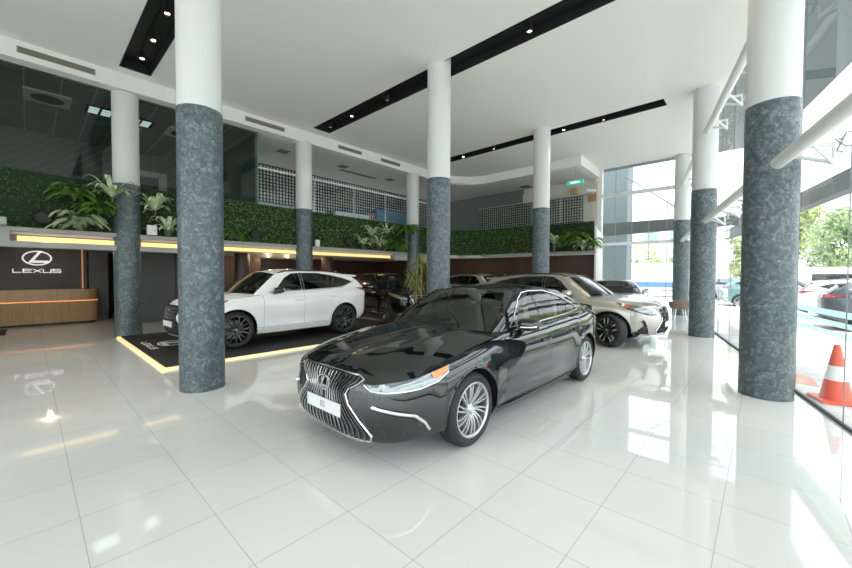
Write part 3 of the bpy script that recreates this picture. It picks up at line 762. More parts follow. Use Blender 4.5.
# low ceiling downlights
def downlight(loc, lab, grp, e=1.8):
    h = empty('downlight', loc, 0, lab, 'downlight', grp)
    MB().lathe([(.075, 0), (.075, -.006), (.055, -.006), (.05, .0)], 20).build('trim_ring', M_white, h, True)
    MB().lathe([(0, -.003), (.05, -.003)], 20).build('lens', mat('downlight_lens', (1, .9, .75), .5, emit=(1, .85, .65), es=.8), h)
    l = bpy.data.lights.new('downlight_glow', 'POINT'); l.energy = e; l.color = (1, .75, .5); l.shadow_soft_size = .05
    lo = bpy.data.objects.new('downlight_glow', l); COL.objects.link(lo); lo.parent = h; lo.location = (0, 0, -.08); return h
for x, y, w_ in [(x_, -x_*k_, a_+' '+b_) for x_, a_ in ((-14.9, 'front row'), (-16.2, 'middle row'), (-17.6, 'back row')) for k_, b_ in ((.445, 'left'), (.50, 'centre'), (.55, 'right'))]:
    downlight((x, y, MZ-.001), w_+' small round downlight in the low ceiling behind the white car', 'downlights under the mezzanine')
downlight((-14.3, .35, MZ-.001), 'small round downlight in the low ceiling above the reception desk', None, 4)
for i, x in enumerate((-12.0, -10.9, -9.6, -7.6)):
    pass

# columns
M_clad = mat('column_cladding', (.12, .15, .165), .42); N, Lk, b = nodes(M_clad)
tc = N.new('ShaderNodeTexCoord'); n1 = N.new('ShaderNodeTexNoise'); n1.inputs['Scale'].default_value = 7; n1.inputs['Detail'].default_value = 5; n1.inputs['Distortion'].default_value = 2.2
n2 = N.new('ShaderNodeTexNoise'); n2.inputs['Scale'].default_value = 20; n2.inputs['Detail'].default_value = 3; n2.inputs['Distortion'].default_value = 1.5
mx = N.new('ShaderNodeMix'); mx.data_type = 'FLOAT'; mx.inputs[0].default_value = .5
r = N.new('ShaderNodeValToRGB'); r.color_ramp.elements[0].position = .36; r.color_ramp.elements[0].color = (.046, .062, .070, 1); r.color_ramp.elements[1].position = .66; r.color_ramp.elements[1].color = (.21, .25, .26, 1)
e = r.color_ramp.elements.new(.52); e.color = (.088, .114, .126, 1)
Lk.new(tc.outputs['Object'], n1.inputs[0]); Lk.new(tc.outputs['Object'], n2.inputs[0]); Lk.new(n1.outputs[0], mx.inputs[2]); Lk.new(n2.outputs[0], mx.inputs[3]); Lk.new(mx.outputs[0], r.inputs[0]); Lk.new(r.outputs[0], b.inputs['Base Color'])
CR = .2737
def column(x, y, lab, ztop=CH, grp='blue-grey and white showroom columns'):
    h = empty('column', (x, y, 0), 0, lab, 'column', grp)
    MB().lathe([(CR, 0), (CR, 3.77)], 64, caps=True).build('blue_cladding', M_clad, h, True)
    MB().lathe([(CR-.006, 3.77), (CR-.006, ztop+.02)], 64, caps=True).build('white_shaft', M_shaft, h, True); return h
column(-5.70, 1.62, 'thick blue-grey and white column standing left of the black sedan in front of the dark mat', CH)
column(-5.588, 6.483, 'blue-grey and white column rising directly behind the black sedan', CH+.22)
column(-5.476, 11.56, 'blue-grey and white column behind the bronze car', CH)
column(-11.72, 1.694, 'blue-grey and white column between the reception desk and the car mat', 6.0)
column(-11.58, 6.413, 'blue-grey and white column behind the white car', 6.0)
column(-11.52, 11.612, 'blue-grey and white column half hidden by the tall potted plant', 6.0)
column(.0377, 6.572, 'nearest blue-grey and white column beside the right glass wall', CH)
column(-1.18, 11.87, 'blue-grey and white column by the glass wall just right of the bronze car nose', CH)
column(-2.45, 17.69, 'farthest blue-grey and white column behind the brown chair', CH)
meta(MB().box(-11.2, -11.1, 6.60, 6.72, MZ+.12, MZ+.34).build('speaker_box', M_white), 'small white box on the hedge ledge right of the column behind the white car', 'box')

# air vents on the beam face
M_vent = mat('vent_metal', (.36, .34, .26), .5); M_ventd = mat('vent_dark', (.03, .03, .028), .7)
def vent(y0, y1, lab):
    h = empty('air_vent', (XB, (y0+y1)/2, 6.17), 0, lab, 'air vent', 'slotted vents on the beam'); w = (y1-y0)/2
    MB().box(-.005, .004, -w, w, -.055, .055).build('vent_backing', M_ventd, h)
    B = MB(); B.box(0, .014, -w-.02, w+.02, .05, .065); B.box(0, .014, -w-.02, w+.02, -.065, -.05); B.box(0, .014, -w-.02, -w, -.06, .06); B.box(0, .014, w, w+.02, -.06, .06); B.build('vent_frame', M_vent, h)
    B = MB()
    for k in (-.03, -.01, .01, .03): B.box(0, .016, -w, w, k-.004, k+.004)
    B.build('vent_slats', M_vent, h)
vent(-.07, 1.10, 'slotted air vent on the white beam above the reception side, leftmost'); vent(2.7, 3.05, 'slotted air vent on the white beam peeking out left of the thick column')
vent(4.43, 5.6, 'slotted air vent on the white beam right of the thick column'); vent(7.65, 8.65, 'slotted air vent on the white beam right of the column behind the white car'); vent(9.65, 10.65, 'rightmost slotted air vent on the white beam')
def ceiling_vent(x, y, z, sx, sy, lab, grp=None):
    h = empty('ceiling_diffuser', (x, y, z), 0, lab, 'air vent', grp)
    MB().box(-sx, sx, -sy, sy, -.012, 0).build('diffuser_frame', M_mz, h)
    B = MB()
    for k in range(4): f = .9-.22*k; B.box(-sx*f, sx*f, -sy*f, sy*f, -.014-.002*k, -.012)
    B.build('diffuser_louvres', mat('diffuser_grey', (.16, .16, .155), .7), h)
for (x, y, w_) in ((-12.87, 6.31, 'nearest'), (-12.82, 8.85, 'middle'), (-12.95, 11.54, 'farthest')): ceiling_vent(x, y, 6.02, .22, .22, w_+' of three square grey ceiling vents above the mezzanine lattice', 'mezzanine ceiling vents')
ceiling_vent(-13.3, 10.0, 6.02, .12, 1.1, 'long narrow grey vent in the mezzanine ceiling')
ceiling_vent(-8.9, 17.0, 6.02, .3, .3, 'square grey ceiling vent above the far mezzanine lattice')

# ------------------------------------------------------------------ glass walls
def glass_quad(name, p0, p1, z0, z1, m=M_glass, th=.012, kind='structure'):
    a, b_ = np.array(p0[:2]), np.array(p1[:2]); t = (b_-a)/np.linalg.norm(b_-a); n = np.array((-t[1], t[0]))*th/2
    V = [(*(a+n), z0), (*(b_+n), z0), (*(b_+n), z1), (*(a+n), z1)]
    o = mobj(name, V, [(0, 1, 2, 3)], m); o['kind'] = kind; return o
M_joint = mat('silicone_joint', (.22, .26, .26), .5)
M_alu = mat('white_aluminium', (.72, .73, .71), .4)
ts = [tN+.02]; yj = 17.7
t = tN
PW = 1.36
tb = gpt_at_y(5.81)
joints = [tb+PW*k for k in range(-9, 12)]
joints = [j for j in joints if tN+.3 < j < tS]
edges_ = [tN]+joints+[tS]
for i in range(len(edges_)-1):
    glass_quad('window_%d' % (i+1), gpt(edges_[i]), gpt(edges_[i+1]), .02, CH)
jb = MB()
for j in joints: p = gpt(j); jb.box(p[0]-.005, p[0]+.005, p[1]-.005, p[1]+.005, .02, CH)
struct(jb.build('trim_8', M_joint))
b = MB(); wall_strip([gpt(tS)[:2], gpt(tN)[:2]], .0, .03, .03, b); struct(b.build('trim_9', mat('dark_channel', (.05, .06, .06), .5)))
# frosted manifestation stripes on the panes
M_frost = mat('frosted_film', (.72, .86, .84), .5); N, Lk, bb = nodes(M_frost); tl = N.new('ShaderNodeBsdfTranslucent'); tl.inputs[0].default_value = (.62, .80, .78, 1)
tp_ = N.new('ShaderNodeBsdfTransparent'); m1_ = N.new('ShaderNodeMixShader'); m1_.inputs[0].default_value = .72; m2_ = N.new('ShaderNodeMixShader'); m2_.inputs[0].default_value = .3
Lk.new(bb.outputs[0], m1_.inputs[1]); Lk.new(tl.outputs[0], m1_.inputs[2]); Lk.new(m1_.outputs[0], m2_.inputs[1]); Lk.new(tp_.outputs[0], m2_.inputs[2]); Lk.new(m2_.outputs[0], N['Material Output'].inputs[0])
b = MB()
for z, w in ((1.155, .035), (1.04, .03), (.925, .03)): wall_strip([gpt(gpt_at_y(9.2), 0, .006)[:2], gpt(tS, 0, .006)[:2]], z-w, z+w, .002, b)
fr = b.build('window_stripe_film', M_frost); fr['kind'] = 'structure'
# far glass wall
xs = [-5.5, -4.9, -4.24, -3.6, -2.95, gx(17.7)]
for i in range(5): glass_quad('window_%d' % (30+i), (xs[i+1], 17.7), (xs[i], 17.7), 0, CH)
b = MB()
for x in xs[1:-1]: b.box(x-.01, x+.01, 17.69, 17.71, 0, CH)
struct(b.build('trim_10', M_joint))
b = MB()
for z, h_ in ((5.14, .075), (2.97, .06)): b.box(-5.5, gx(17.7), 17.62, 17.78, z-h_, z+h_)
struct(b.build('trim_11', M_alu))
# front glazing behind the viewer (daylight comes through it)
xsf = np.linspace(-11, pS[0], 8)
for i in range(7): glass_quad('window_%d' % (40+i), (xsf[i], -7.05), (xsf[i+1], -7.05), 0, 5.2)
b = MB()
for x in xsf: b.box(x-.05, x+.05, -7.12, -7.0, 0, 5.2)
b.box(-11, pS[0], -7.12, -7, 2.6, 2.7); struct(b.build('trim_12', M_alu))

# white tube trusses that hold the glass, from column to column at two heights
cols = [np.array((1.15, 1.73)), np.array((.0377, 6.572)), np.array((-1.18, 11.87)), np.array((-2.45, 17.69))]
cols[0] = cols[1]+gd*5.3; 
tlab = {(0, 2.97): 'white tube strut reaching right from the nearest column at head height above the cone', (0, 5.2): 'high white tube strut right of the nearest column',
        (1, 2.97): 'lower white tube strut between the nearest and second glass side columns', (1, 5.2): 'upper white tube strut between the nearest and second glass side columns',
        (2, 2.97): 'lower white tube strut between the second and farthest glass side columns', (2, 5.2): 'upper white tube strut between the second and farthest glass side columns'}
for k in range(3):
    for z in (2.97, 5.2):
        A, Bp = cols[k+1], cols[k]; d = (Bp-A)/np.linalg.norm(Bp-A)
        root = empty('tube_strut', (A[0], A[1], z), 0, tlab[(k, z)], 'strut', 'white tube struts of the glass wall')
        a = A+d*.26; c = Bp-d*.26; r0 = lambda p, zz=0: (p[0]-A[0], p[1]-A[1], zz)
        MB().tube([r0(a), r0(c)], .075, 20).build('tube', M_wpaint, root, True)
        tpos = [j for j in joints if A@gd < (GP+gd*j)@gd < Bp@gd]
        for j in tpos[::1]:
            g = GP+gd*j-gn*.03; f = A+d*((g-A)@d)
            B = MB(); m1 = f+gn*.16
            B.tube([r0(f-d*.28), r0(g-gn*.10, -.20)], .022, 8); B.tube([r0(f+d*.28), r0(g-gn*.10, -.20)], .022, 8); B.tube([r0(f), r0(g-gn*.10, 0)], .026, 8)
            B.tube([r0(g-gn*.10, .02), r0(g-gn*.10, -.22)], .018, 8); B.build('glass_bracket', M_wpaint, root, True)
            B = MB(); c_ = g-gn*.05
            for sx in (-1, 1):
                for sz in (-1, 1): B.tube([r0(c_), r0(c_+gd*.11*sx, .07*sz), r0(c_+gd*.11*sx+gn*.05, .07*sz)], .012, 6); q_ = c_+gd*.11*sx+gn*.045; B.lathe([(0, 0), (.024, 0)], 8, r0(q_, .07*sz), 'x')
            B.build('spider_fitting', M_steel, root, True)
# thin diagonal bracing tube outside the far glass
meta(MB().tube([(-4.6, 18.0, 5.95), (-2.5, 18.0, 4.2)], .03, 8).build('bracing_rod', M_steel, None, True), 'thin grey diagonal rod crossing the upper far windows', 'rod')
# ------------------------------------------------------------------ mezzanine: hedge wall, glass, lattice, rail
def leafy(name, pos, nrm, size, m, jitter=.8, n_seg=1, label=None, cat=None, kind='stuff', parent=None):
    """many small pointed leaves, one mesh"""
    n = len(pos); u = RNG.normal(size=(n, 3)); nn = nrm+RNG.normal(size=(n, 3))*jitter; nn /= np.linalg.norm(nn, axis=1)[:, None]
    u -= (u*nn).sum(1)[:, None]*nn; u /= np.linalg.norm(u, axis=1)[:, None]; w = np.cross(nn, u); s = size*RNG.uniform(.6, 1.3, n)[:, None]
    V = np.stack([pos-u*s, pos+w*s*.38+nn*s*.12, pos+u*s, pos-w*s*.38+nn*s*.12], 1).reshape(-1, 3)
    me = bpy.data.meshes.new(name); me.vertices.add(4*n); me.vertices.foreach_set('co', V.astype(np.float32).ravel())
    me.loops.add(4*n); me.loops.foreach_set('vertex_index', np.arange(4*n, dtype=np.int32)); me.polygons.add(n)
    me.polygons.foreach_set('loop_start', np.arange(0, 4*n, 4, dtype=np.int32)); me.update(calc_edges=True); me.materials.append(m)
    o = bpy.data.objects.new(name, me); COL.objects.link(o)
    if parent: o.parent = parent
    return meta(o, label, cat, kind=kind)
def leaf_mat(name, c1, c2, sc=14, rough=.6):
    return noise_mat(name, c1, c2, sc, rough, detail=2, lo=.38, hi=.62)
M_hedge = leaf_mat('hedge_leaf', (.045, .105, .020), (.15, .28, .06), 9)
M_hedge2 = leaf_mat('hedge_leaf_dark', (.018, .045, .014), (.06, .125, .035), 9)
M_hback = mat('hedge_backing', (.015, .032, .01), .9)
def hedge_strip(name, P, z0, z1fn, dens, m, label, y0=None):
    A = [np.array(p, float) for p in P]; pos = []; nr = []
    for a, b_ in zip(A[:-1], A[1:]):
        l = np.linalg.norm(b_-a); t = (b_-a)/l; nn = np.array((t[1], -t[0])); zt = z1fn((a+b_)/2); k = int(l*(zt-z0)*dens)
        s = RNG.uniform(0, l, k)[:, None]; z = RNG.uniform(z0, zt, k); dpt = RNG.uniform(0, .09, k)[:, None]
        q = a+t*s+nn*dpt; pos.append(np.column_stack([q, z])); nr.append(np.tile((*nn, .2), (k, 1)))
    o = leafy(name, np.concatenate(pos), np.concatenate(nr), .035, m, .75, label=label, cat='hedge')
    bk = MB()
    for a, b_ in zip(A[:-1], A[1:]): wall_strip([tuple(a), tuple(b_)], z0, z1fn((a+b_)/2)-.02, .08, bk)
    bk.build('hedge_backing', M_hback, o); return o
HP = [(-11.68, -7), (-11.68, 1.2)]
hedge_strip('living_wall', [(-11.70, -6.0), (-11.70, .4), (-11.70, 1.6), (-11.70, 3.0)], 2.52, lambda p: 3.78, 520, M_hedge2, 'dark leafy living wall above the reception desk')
hedge_strip('living_wall', [(-11.70, 3.0), (-11.70, 4.8), (-11.70, 9.0), (-11.70, 11.2), (-11.70, 13.3)], 2.52, lambda p: 3.79, 620, M_hedge, 'green clipped living wall along the mezzanine behind the white car')
zb_ = lambda p: 3.79
hedge_strip('living_wall', [(-11.70, 13.3), (-11.35, 14.3), (-10.7, 14.9), (-10.0, 15.06), (-8, 15.06), (-6.9, 15.06)], 2.52, zb_, 560, M_hedge, 'green clipped living wall on the far mezzanine edge')
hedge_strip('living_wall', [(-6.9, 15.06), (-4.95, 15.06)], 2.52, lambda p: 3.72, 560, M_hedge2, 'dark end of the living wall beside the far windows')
# pot openings in the hedge wall
for i, (y, z, lb) in enumerate(((.22, 2.78, 'black round opening in the living wall left of the ferns above the desk'), (4.78, 2.80, 'black round opening in the living wall left of the column behind the white car'), (8.2, 2.82, 'black round opening in the living wall right of the column behind the white car'))):
    n = MB().lathe([(.001, .0), (.115, .0), (.15, .03), (.15, -.06)], 24, axis='x').build('round_vent', M_black, None, True, (-11.55, y, z)); meta(n, lb, 'opening')

# office glazing left, with the room behind
for i, (y0, y1) in enumerate(((-7, -2.6), (-2.6, -.3), (-.3, 1.15), (1.15, 2.95), (2.95, 4.93))):
    glass_quad('window_%d' % (60+i), (-11.72, y0), (-11.72, y1), 3.8, 6.0, M_glassin)
b = MB(); b.box(-11.74, -11.72, 4.92, 4.945, 3.8, 6.0); struct(b.build('trim_13', mat('glass_edge', (.18, .30, .27), .3)))
b = MB(); b.box(-17.0, -16.9, -7, 4.9, 3.6, 6.02)
M_hatch = mat('hatched_wallpaper', (.16, .18, .18), .7); N, Lk, bb = nodes(M_hatch)
tc = N.new('ShaderNodeTexCoord'); mp = N.new('ShaderNodeMapping'); mp.inputs['Rotation'].default_value = (math.radians(-38), 0, 0); wv = N.new('ShaderNodeTexWave'); wv.inputs['Scale'].default_value = 1.6; wv.bands_direction = 'Z'
rr = N.new('ShaderNodeValToRGB'); rr.color_ramp.elements[0].position = .86; rr.color_ramp.elements[0].color = (.10, .12, .125, 1); rr.color_ramp.elements[1].position = .95; rr.color_ramp.elements[1].color = (.15, .175, .175, 1)
Lk.new(tc.outputs['Object'], mp.inputs[0]); Lk.new(mp.outputs[0], wv.inputs[0]); Lk.new(wv.outputs[0], rr.inputs[0]); Lk.new(rr.outputs[0], bb.inputs['Base Color'])
struct(b.build('wall_office_back', M_hatch))
b = MB(); b.box(-17, -12.0, 4.95, 5.05, 3.6, 6.02); struct(b.build('wall_office_side', mat('office_green', (.14, .20, .18), .7)))
b = MB(); b.box(-16.88, -16.84, 2.7, 3.65, 5.15, 5.35); b.box(-16.88, -16.84, 3.40, 3.65, 3.6, 5.2); struct(b.build('trim_14', M_white))
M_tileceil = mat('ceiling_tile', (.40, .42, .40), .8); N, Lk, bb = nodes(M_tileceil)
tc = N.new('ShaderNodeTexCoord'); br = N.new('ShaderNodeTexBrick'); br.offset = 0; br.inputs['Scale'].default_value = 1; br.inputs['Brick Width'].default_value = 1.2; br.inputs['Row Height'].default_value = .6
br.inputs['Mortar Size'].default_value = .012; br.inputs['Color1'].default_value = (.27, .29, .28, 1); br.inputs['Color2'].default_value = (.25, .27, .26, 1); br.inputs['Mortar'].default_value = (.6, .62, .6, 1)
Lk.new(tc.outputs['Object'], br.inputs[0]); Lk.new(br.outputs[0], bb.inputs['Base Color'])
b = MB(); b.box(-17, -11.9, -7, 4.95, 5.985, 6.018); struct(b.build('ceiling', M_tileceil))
M_ofl = mat('office_light', (1, 1, 1), .5, emit=(.9, 1, .98), es=.2)
def office_lamp(x, y, lab):
    h = empty('ceiling_lamp', (x, y, 5.98), 0, lab, 'ceiling lamp', 'office ceiling lamps')
    l = bpy.data.lights.new('lamp_glow', 'AREA'); l.energy = 1; l.size = .6; l.color = (.92, 1, .97); lo = bpy.data.objects.new('lamp_glow', l); COL.objects.link(lo); lo.parent = h; lo.location = (0, 0, -.06)
    MB().box(-.3, .3, -.3, .3, -.03, 0).build('lamp_frame', M_ventd, h)
    for i in range(3):
        for j in range(2): MB().box(-.26+.18*i, -.12+.18*i, -.24+.26*j, -.04+.26*j, -.034, -.030).build('lamp_cell', M_ofl, h)
office_lamp(-13.4, 2.28, 'square office ceiling lamp with six bright cells, seen through the glass right of the column'); office_lamp(-13.3, 1.40, 'square office ceiling lamp with six bright cells, seen through the glass left of the column')
for (x, y, lb) in ((-13.3, .40, 'round grey air cassette on the office ceiling above the desk'), (-13.5, 3.35, 'round grey air cassette on the office ceiling behind the thick column')):
    h = empty('air_cassette', (x, y, 5.98), 0, lb, 'air conditioner'); MB().box(-.42, .42, -.42, .42, -.05, 0).build('cassette_panel', M_mz, h); MB().lathe([(.0, -.05), (.30, -.052), (.33, -.02)], 32).build('cassette_grille', M_ventd, h, True)

# lattice screens
def lattice(name, p0, p1, z0, z1, lab, cell=.118, d=.08):
    a = np.array(p0, float); b_ = np.array(p1, float); L_ = np.linalg.norm(b_-a); t = (b_-a)/L_; n = np.array((-t[1], t[0])); B = MB()
    h = empty(name, (a[0], a[1], z0), math.atan2(t[1], t[0]), lab, 'screen')
    nx = int(L_/cell); nz = int((z1-z0)/cell); B2 = MB()
    for i in range(nx+1): B.box(i*cell-.014, i*cell+.014, -d/2, d/2, 0, nz*cell)
    for k in range(nz+1): B.box(0, nx*cell, -d/2, d/2, k*cell-.014, k*cell+.014)
    B.build('lattice_grid', mat('lattice_dark', (.035, .036, .038), .5), h)
    for i in range(nx):
        for k in range(nz): x = (i+.5)*cell; z = (k+.5)*cell; s_ = .029; B2.box(x-s_, x+s_, -.02, .02, z-s_, z+s_); B2.box(x-.006, x+.006, -.012, .012, z-cell/2, z+cell/2)
    B2.build('lattice_pattern', mat('lattice_light', (.66, .67, .67), .5), h); return h
lattice('lattice_screen', (-13.0, 14.6), (-13.0, 5.05), 3.65, 5.42, 'black lattice screen with pale square studs along the left mezzanine')
lattice('lattice_screen', (-5.75, 16.1), (-10.9, 16.1), 3.65, 5.0, 'black lattice screen with pale square studs on the far mezzanine')
# glass balustrades and rails
def rail(P, z, lab, rm_=None):
    h = empty('balustrade', (P[0][0], P[0][1], 3.78), 0, lab, 'railing'); o = np.array((P[0][0], P[0][1], 3.78))
    MB().tube([np.array((x, y, z))-o for x, y in P], .03, 10).build('handrail', rm_ or M_white, h, True)
    for a, b_ in zip(P[:-1], P[1:]):
        V = [np.array(v)-o for v in ((*a, 3.7), (*b_, 3.7), (*b_, z-.05), (*a, z-.05))]; mobj('glass_panel', V, [(0, 1, 2, 3)], M_glass, h)
    B = MB()
    for x, y in P[1:-1]: q = np.array((x, y, 0))-o; B.box(q[0]-.012, q[0]+.012, q[1]-.012, q[1]+.012, 0, z-3.78)
    B.build('posts', M_steel, h)
rail([(-11.75, y) for y in (4.95, 6.9, 8.6, 10.2, 11.9, 13.1)], 4.93, 'steel handrail with clear glass along the left mezzanine edge')
rail([(x, 15.12) for x in (-10.4, -9.0, -7.6, -6.3, -5.0)], 4.80, 'steel handrail with clear glass along the far mezzanine edge', M_steel)
# rear mezzanine rooms seen over the rail
b = MB(); b.box(-9.3, -5.6, 17.5, 17.61, 3.6, 5.75); struct(b.build('wall_mezzanine_cream', mat('cream_wall', (.62, .60, .53), .7)))
b = MB(); b.box(-16, -9.3, 17.5, 17.61, 3.6, 6.02); struct(b.build('wall_mezzanine_grey', mat('grey_wall', (.12, .13, .13), .7)))
b = MB(); b.box(-16.05, -15.95, 5.05, 17.6, 3.6, 4.55); struct(b.build('wall_mezzanine_left', mat('mezz_wall', (.30, .31, .31), .7)))  # kept low so daylight from the added gap passes over it
for i, (y0, y1, z1_) in enumerate(((5.2, 7.2, 4.02), (8.3, 10.0, 4.10), (10.4, 12.8, 4.45))):
    c_ = ((.55, .60, .62), (.50, .55, .58), (.12, .24, .34))[i]
    meta(MB().box(-12.75, -12.55, y0, y1, 3.60, z1_).build('low_cabinet', mat('cabinet_%d' % i, c_, .5)), ('pale low cabinet under the lattice left of the column', 'pale low cabinet under the lattice right of the column', 'blue low cabinet under the lattice beside the potted palms')[i], 'cabinet')
ex = empty('exit_sign', (-5.95, 15.75, 5.5), 0, 'green lit exit sign hanging from the far mezzanine ceiling', 'sign')
MB().box(-.34, .34, -.03, .03, -.09, .09).build('sign_panel', mat('exit_green', (.02, .30, .20), .4, emit=(.03, .45, .30), es=.2), ex)
MB().tube([(0, 0, .09), (0, 0, .52)], .012, 6).build('hanger', M_steel, ex, True)
MB().box(-.20, .20, -.036, -.03, -.045, .045).build('arrow_mark', M_letter, ex)
meta(MB().box(-6.75, -6.45, 17.22, 17.5, 5.35, 5.62).build('wall_box', mat('tan_box', (.42, .30, .15), .6)), 'small tan box on the cream wall left of the exit sign', 'box')
vb = empty('wall_vent', (-8.3, 17.48, 5.35), 0, 'small grey square vent on the cream mezzanine wall', 'air vent'); MB().box(-.17, .17, -.02, .02, -.17, .17).build('vent_frame', M_vent, vb)
B = MB(); [B.box(-.14, .14, -.03, -.02, -.13+.05*k, -.10+.05*k) for k in range(6)]; B.build('vent_slats', M_ventd, vb)
meta(MB().box(-6.0, -5.66, 17.4, 17.5, 4.95, 5.35).build('notice_board', mat('orange_brown', (.40, .22, .10), .6)), 'orange brown board on the cream wall under the exit sign', 'board')
cm = empty('security_camera', (-5.02, 15.13, 4.885), 0, 'small white and blue security camera on a bracket at the end of the far rail', 'camera')
MB().tube([(.1, 0, .0), (-.22, -.05, .06)], .05, 12).build('camera_body', M_white, cm, True); MB().tube([(.02, 0, 0), (.02, 0, -.10)], .018, 8).build('bracket', M_wpaint, cm, True)

# ------------------------------------------------------------------ potted ferns on the ledge
def frond_mb(B, base, az, length, rise, droop, nleaf, lw, ll, wid):
    """a drooping frond with paired leaflets"""
    P = []; d = np.array((math.cos(az), math.sin(az), 0)); n = 10
    for i in range(n+1):
        t = i/n; P.append(np.array(base)+d*length*(t**.9)*.9+np.array((0, 0, rise*math.sin(t*PI*.62)-droop*t*t)))
    B.tube(P, [.006*(1-.7*i/n) for i in range(n+1)], 4)
    for k in range(nleaf):
        t = .18+.8*k/nleaf; i = min(int(t*n), n-1); f = t*n-i; p = P[i]*(1-f)+P[i+1]*f; tg = P[i+1]-P[i]; tg /= np.linalg.norm(tg)
        s = np.cross(tg, (0, 0, 1.)); s /= np.linalg.norm(s)+1e-9
        L_ = ll*math.sin(PI*min(1, .25+t*.75))**.7+.02
        for sg in (1, -1):
            u = s*sg*.85+tg*.55-np.array((0, 0, .25)); u /= np.linalg.norm(u); w = np.cross(u, (0, 0, 1.)); w /= np.linalg.norm(w)+1e-9
            q = p+u*L_*.45
            B.add([p, q+w*lw*(1+L_*6), p+u*L_, q-w*lw*(1+L_*6)], [(0, 1, 2, 3)])
def strap_mb(B, base, az, length, rise, droop, w):
    d = np.array((math.cos(az), math.sin(az), 0)); s = np.array((-d[1], d[0], 0)); V = []; n = 9
    for i in range(n+1):
        t = i/n; p = np.array(base)+d*length*t**.85+np.array((0, 0, rise*math.sin(t*PI*.6)-droop*t*t)); ww = w*math.sin(PI*(.12+.88*t))**.8
        V += [p+s*ww, p+np.array((0, 0, -ww*.25)), p-s*ww]
    B.add(V, [(i*3+k, i*3+k+1, i*3+4+k, i*3+3+k) for i in range(n) for k in (0, 1)])
M_pale = leaf_mat('pale_frond', (.34, .46, .24), (.60, .72, .46), 6, .5)
M_green = leaf_mat('bright_frond', (.10, .25, .03), (.22, .40, .07), 6, .5)
M_dkgr = leaf_mat('deep_frond', (.03, .09, .015), (.07, .16, .03), 6, .5)
M_pot = mat('grey_pot', (.07, .075, .06), .6); M_soil = mat('soil', (.03, .02, .015), .9); M_stem = mat('trunk_brown', (.20, .14, .08), .8)
def fern(x, y, z, r, lab, m, n=16, style='fern', pot=True, h=.15, face=0, grp=None):
    r = r*1.2; n = int(n*1.5)
    root = empty('potted_fern', (x, y, z), 0, lab, 'potted plant', grp)
    if pot:
        MB().lathe([(.001, 0), (.07, 0), (.10, h*.75), (.105, h*.75), (.105, h*.7)], 20).build('pot', M_pot, root, True)
    else: MB().tube([(0, 0, 0), (.0, .02, h)], .018, 8).build('stem', M_stem, root, True)
    B = MB()
    for k in range(n):
        az = 2*PI*k/n+random.uniform(-.25, .25); L_ = r*random.uniform(.75, 1.1); up = random.uniform(.25, 1.0)
        if style == 'fern': frond_mb(B, (0, 0, h*.8), az, L_, r*.75*up, r*.5, 17, .011, r*.28, .02)
        else: strap_mb(B, (0, 0, h*.8), az, L_, r*1.15*up, r*.5, .05)
    B.build('fronds', m, root); return root
fern(-11.35, .80, 2.56, .50, 'pale spreading fern on the ledge above the reception desk, lowest left', M_pale, 16)
fern(-11.42, .72, 3.20, .42, 'dark green fern high on the living wall above the desk', M_green, 14, pot=False, h=.15)
fern(-11.42, 1.12, 2.90, .40, 'bright green fern on the living wall left of the desk side column', M_green, 14, pot=False, h=.15)
fern(-11.30, 1.36, 3.25, .45, 'pale arching fern high beside the desk side column', M_pale, 12, 'strap', pot=False, h=.15)
fern(-11.35, 2.20, 3.05, .40, 'pale palm on the living wall right of the desk side column, upper', M_pale, 14, 'strap', pot=False, h=.15)
fern(-11.35, 2.48, 2.56, .36, 'pale palm on the ledge beside the thick column, lower', M_pale, 14, 'strap')
fern(-11.40, 4.02, 2.60, .34, 'bright green fern on the ledge right of the thick column', M_green, 14)
for i, (y, z) in enumerate(((8.75, 2.58), (9.15, 2.95), (9.5, 2.60), (9.95, 3.1))):
    fern(-11.35, y, z, .40, ('pale palm on the ledge left of the potted group, lowest left', 'pale palm upper left in the group by the far ledge', 'pale palm low in the middle of the ledge group', 'pale palm upper right in the ledge group')[i], M_pale, 13, 'strap', pot=i in (0, 2), h=.18)
fern(-11.40, 10.5, 2.60, .55, 'yellow green bushy fern on the ledge left of the leaning palm', M_green, 26); fern(-11.30, 11.0, 3.0, .55, 'yellow green tall fern in front of the far left column', M_green, 22, h=.5)
meta(MB().box(-11.52, -11.42, 2.05, 2.25, 2.56, 2.80).build('planter_box', M_white), 'small white planter box on the ledge right of the desk side column', 'box')
fern(-6.45, 14.85, 2.53, .50, 'pale palm on the far ledge right of the column behind the bronze car', M_pale, 14, 'strap', h=.4)
fern(-5.60, 14.85, 2.53, .65, 'large bright green fern on the far ledge at the end of the living wall', M_green, 34, h=.5); fern(-5.25, 14.74, 2.53, .42, 'pale green fern hanging at the corner of the far ledge', M_pale, 14, 'strap')
fern(-5.12, 15.0, 2.53, .5, 'bright green fern at the very end of the far ledge', M_green, 22, h=.3)
# tall potted plant on the floor
tp = empty('tall_potted_plant', (-7.55, 7.75, 0), 0, 'tall spiky yellow green potted plant behind the black sedan', 'potted plant')
MB().lathe([(.001, 0), (.17, 0), (.23, .45), (.235, .45), (.22, .42), (.001, .41)], 28).build('pot', mat('white_pot', (.6, .6, .58), .4), tp, True)
for k, (dx, dy, hh) in enumerate(((0, 0, 1.35), (.09, .06, 1.75), (-.08, .05, 1.1))):
    st = MB().tube([(dx, dy, .4), (dx*1.4, dy*1.4, .8), (dx*1.6, dy*1.6, hh)], .024, 8).build('stem', M_stem, tp, True)
    B = MB()
    for i in range(46): strap_mb(B, (dx*1.6, dy*1.6, hh-.12+.3*i/46), random.uniform(0, 6.28), random.uniform(.30, .50), random.uniform(.1, .50), random.uniform(.15, .55), .014)
    B.build('leaves', leaf_mat('spiky_leaf', (.12, .17, .03), (.36, .36, .10), 5, .5), tp)
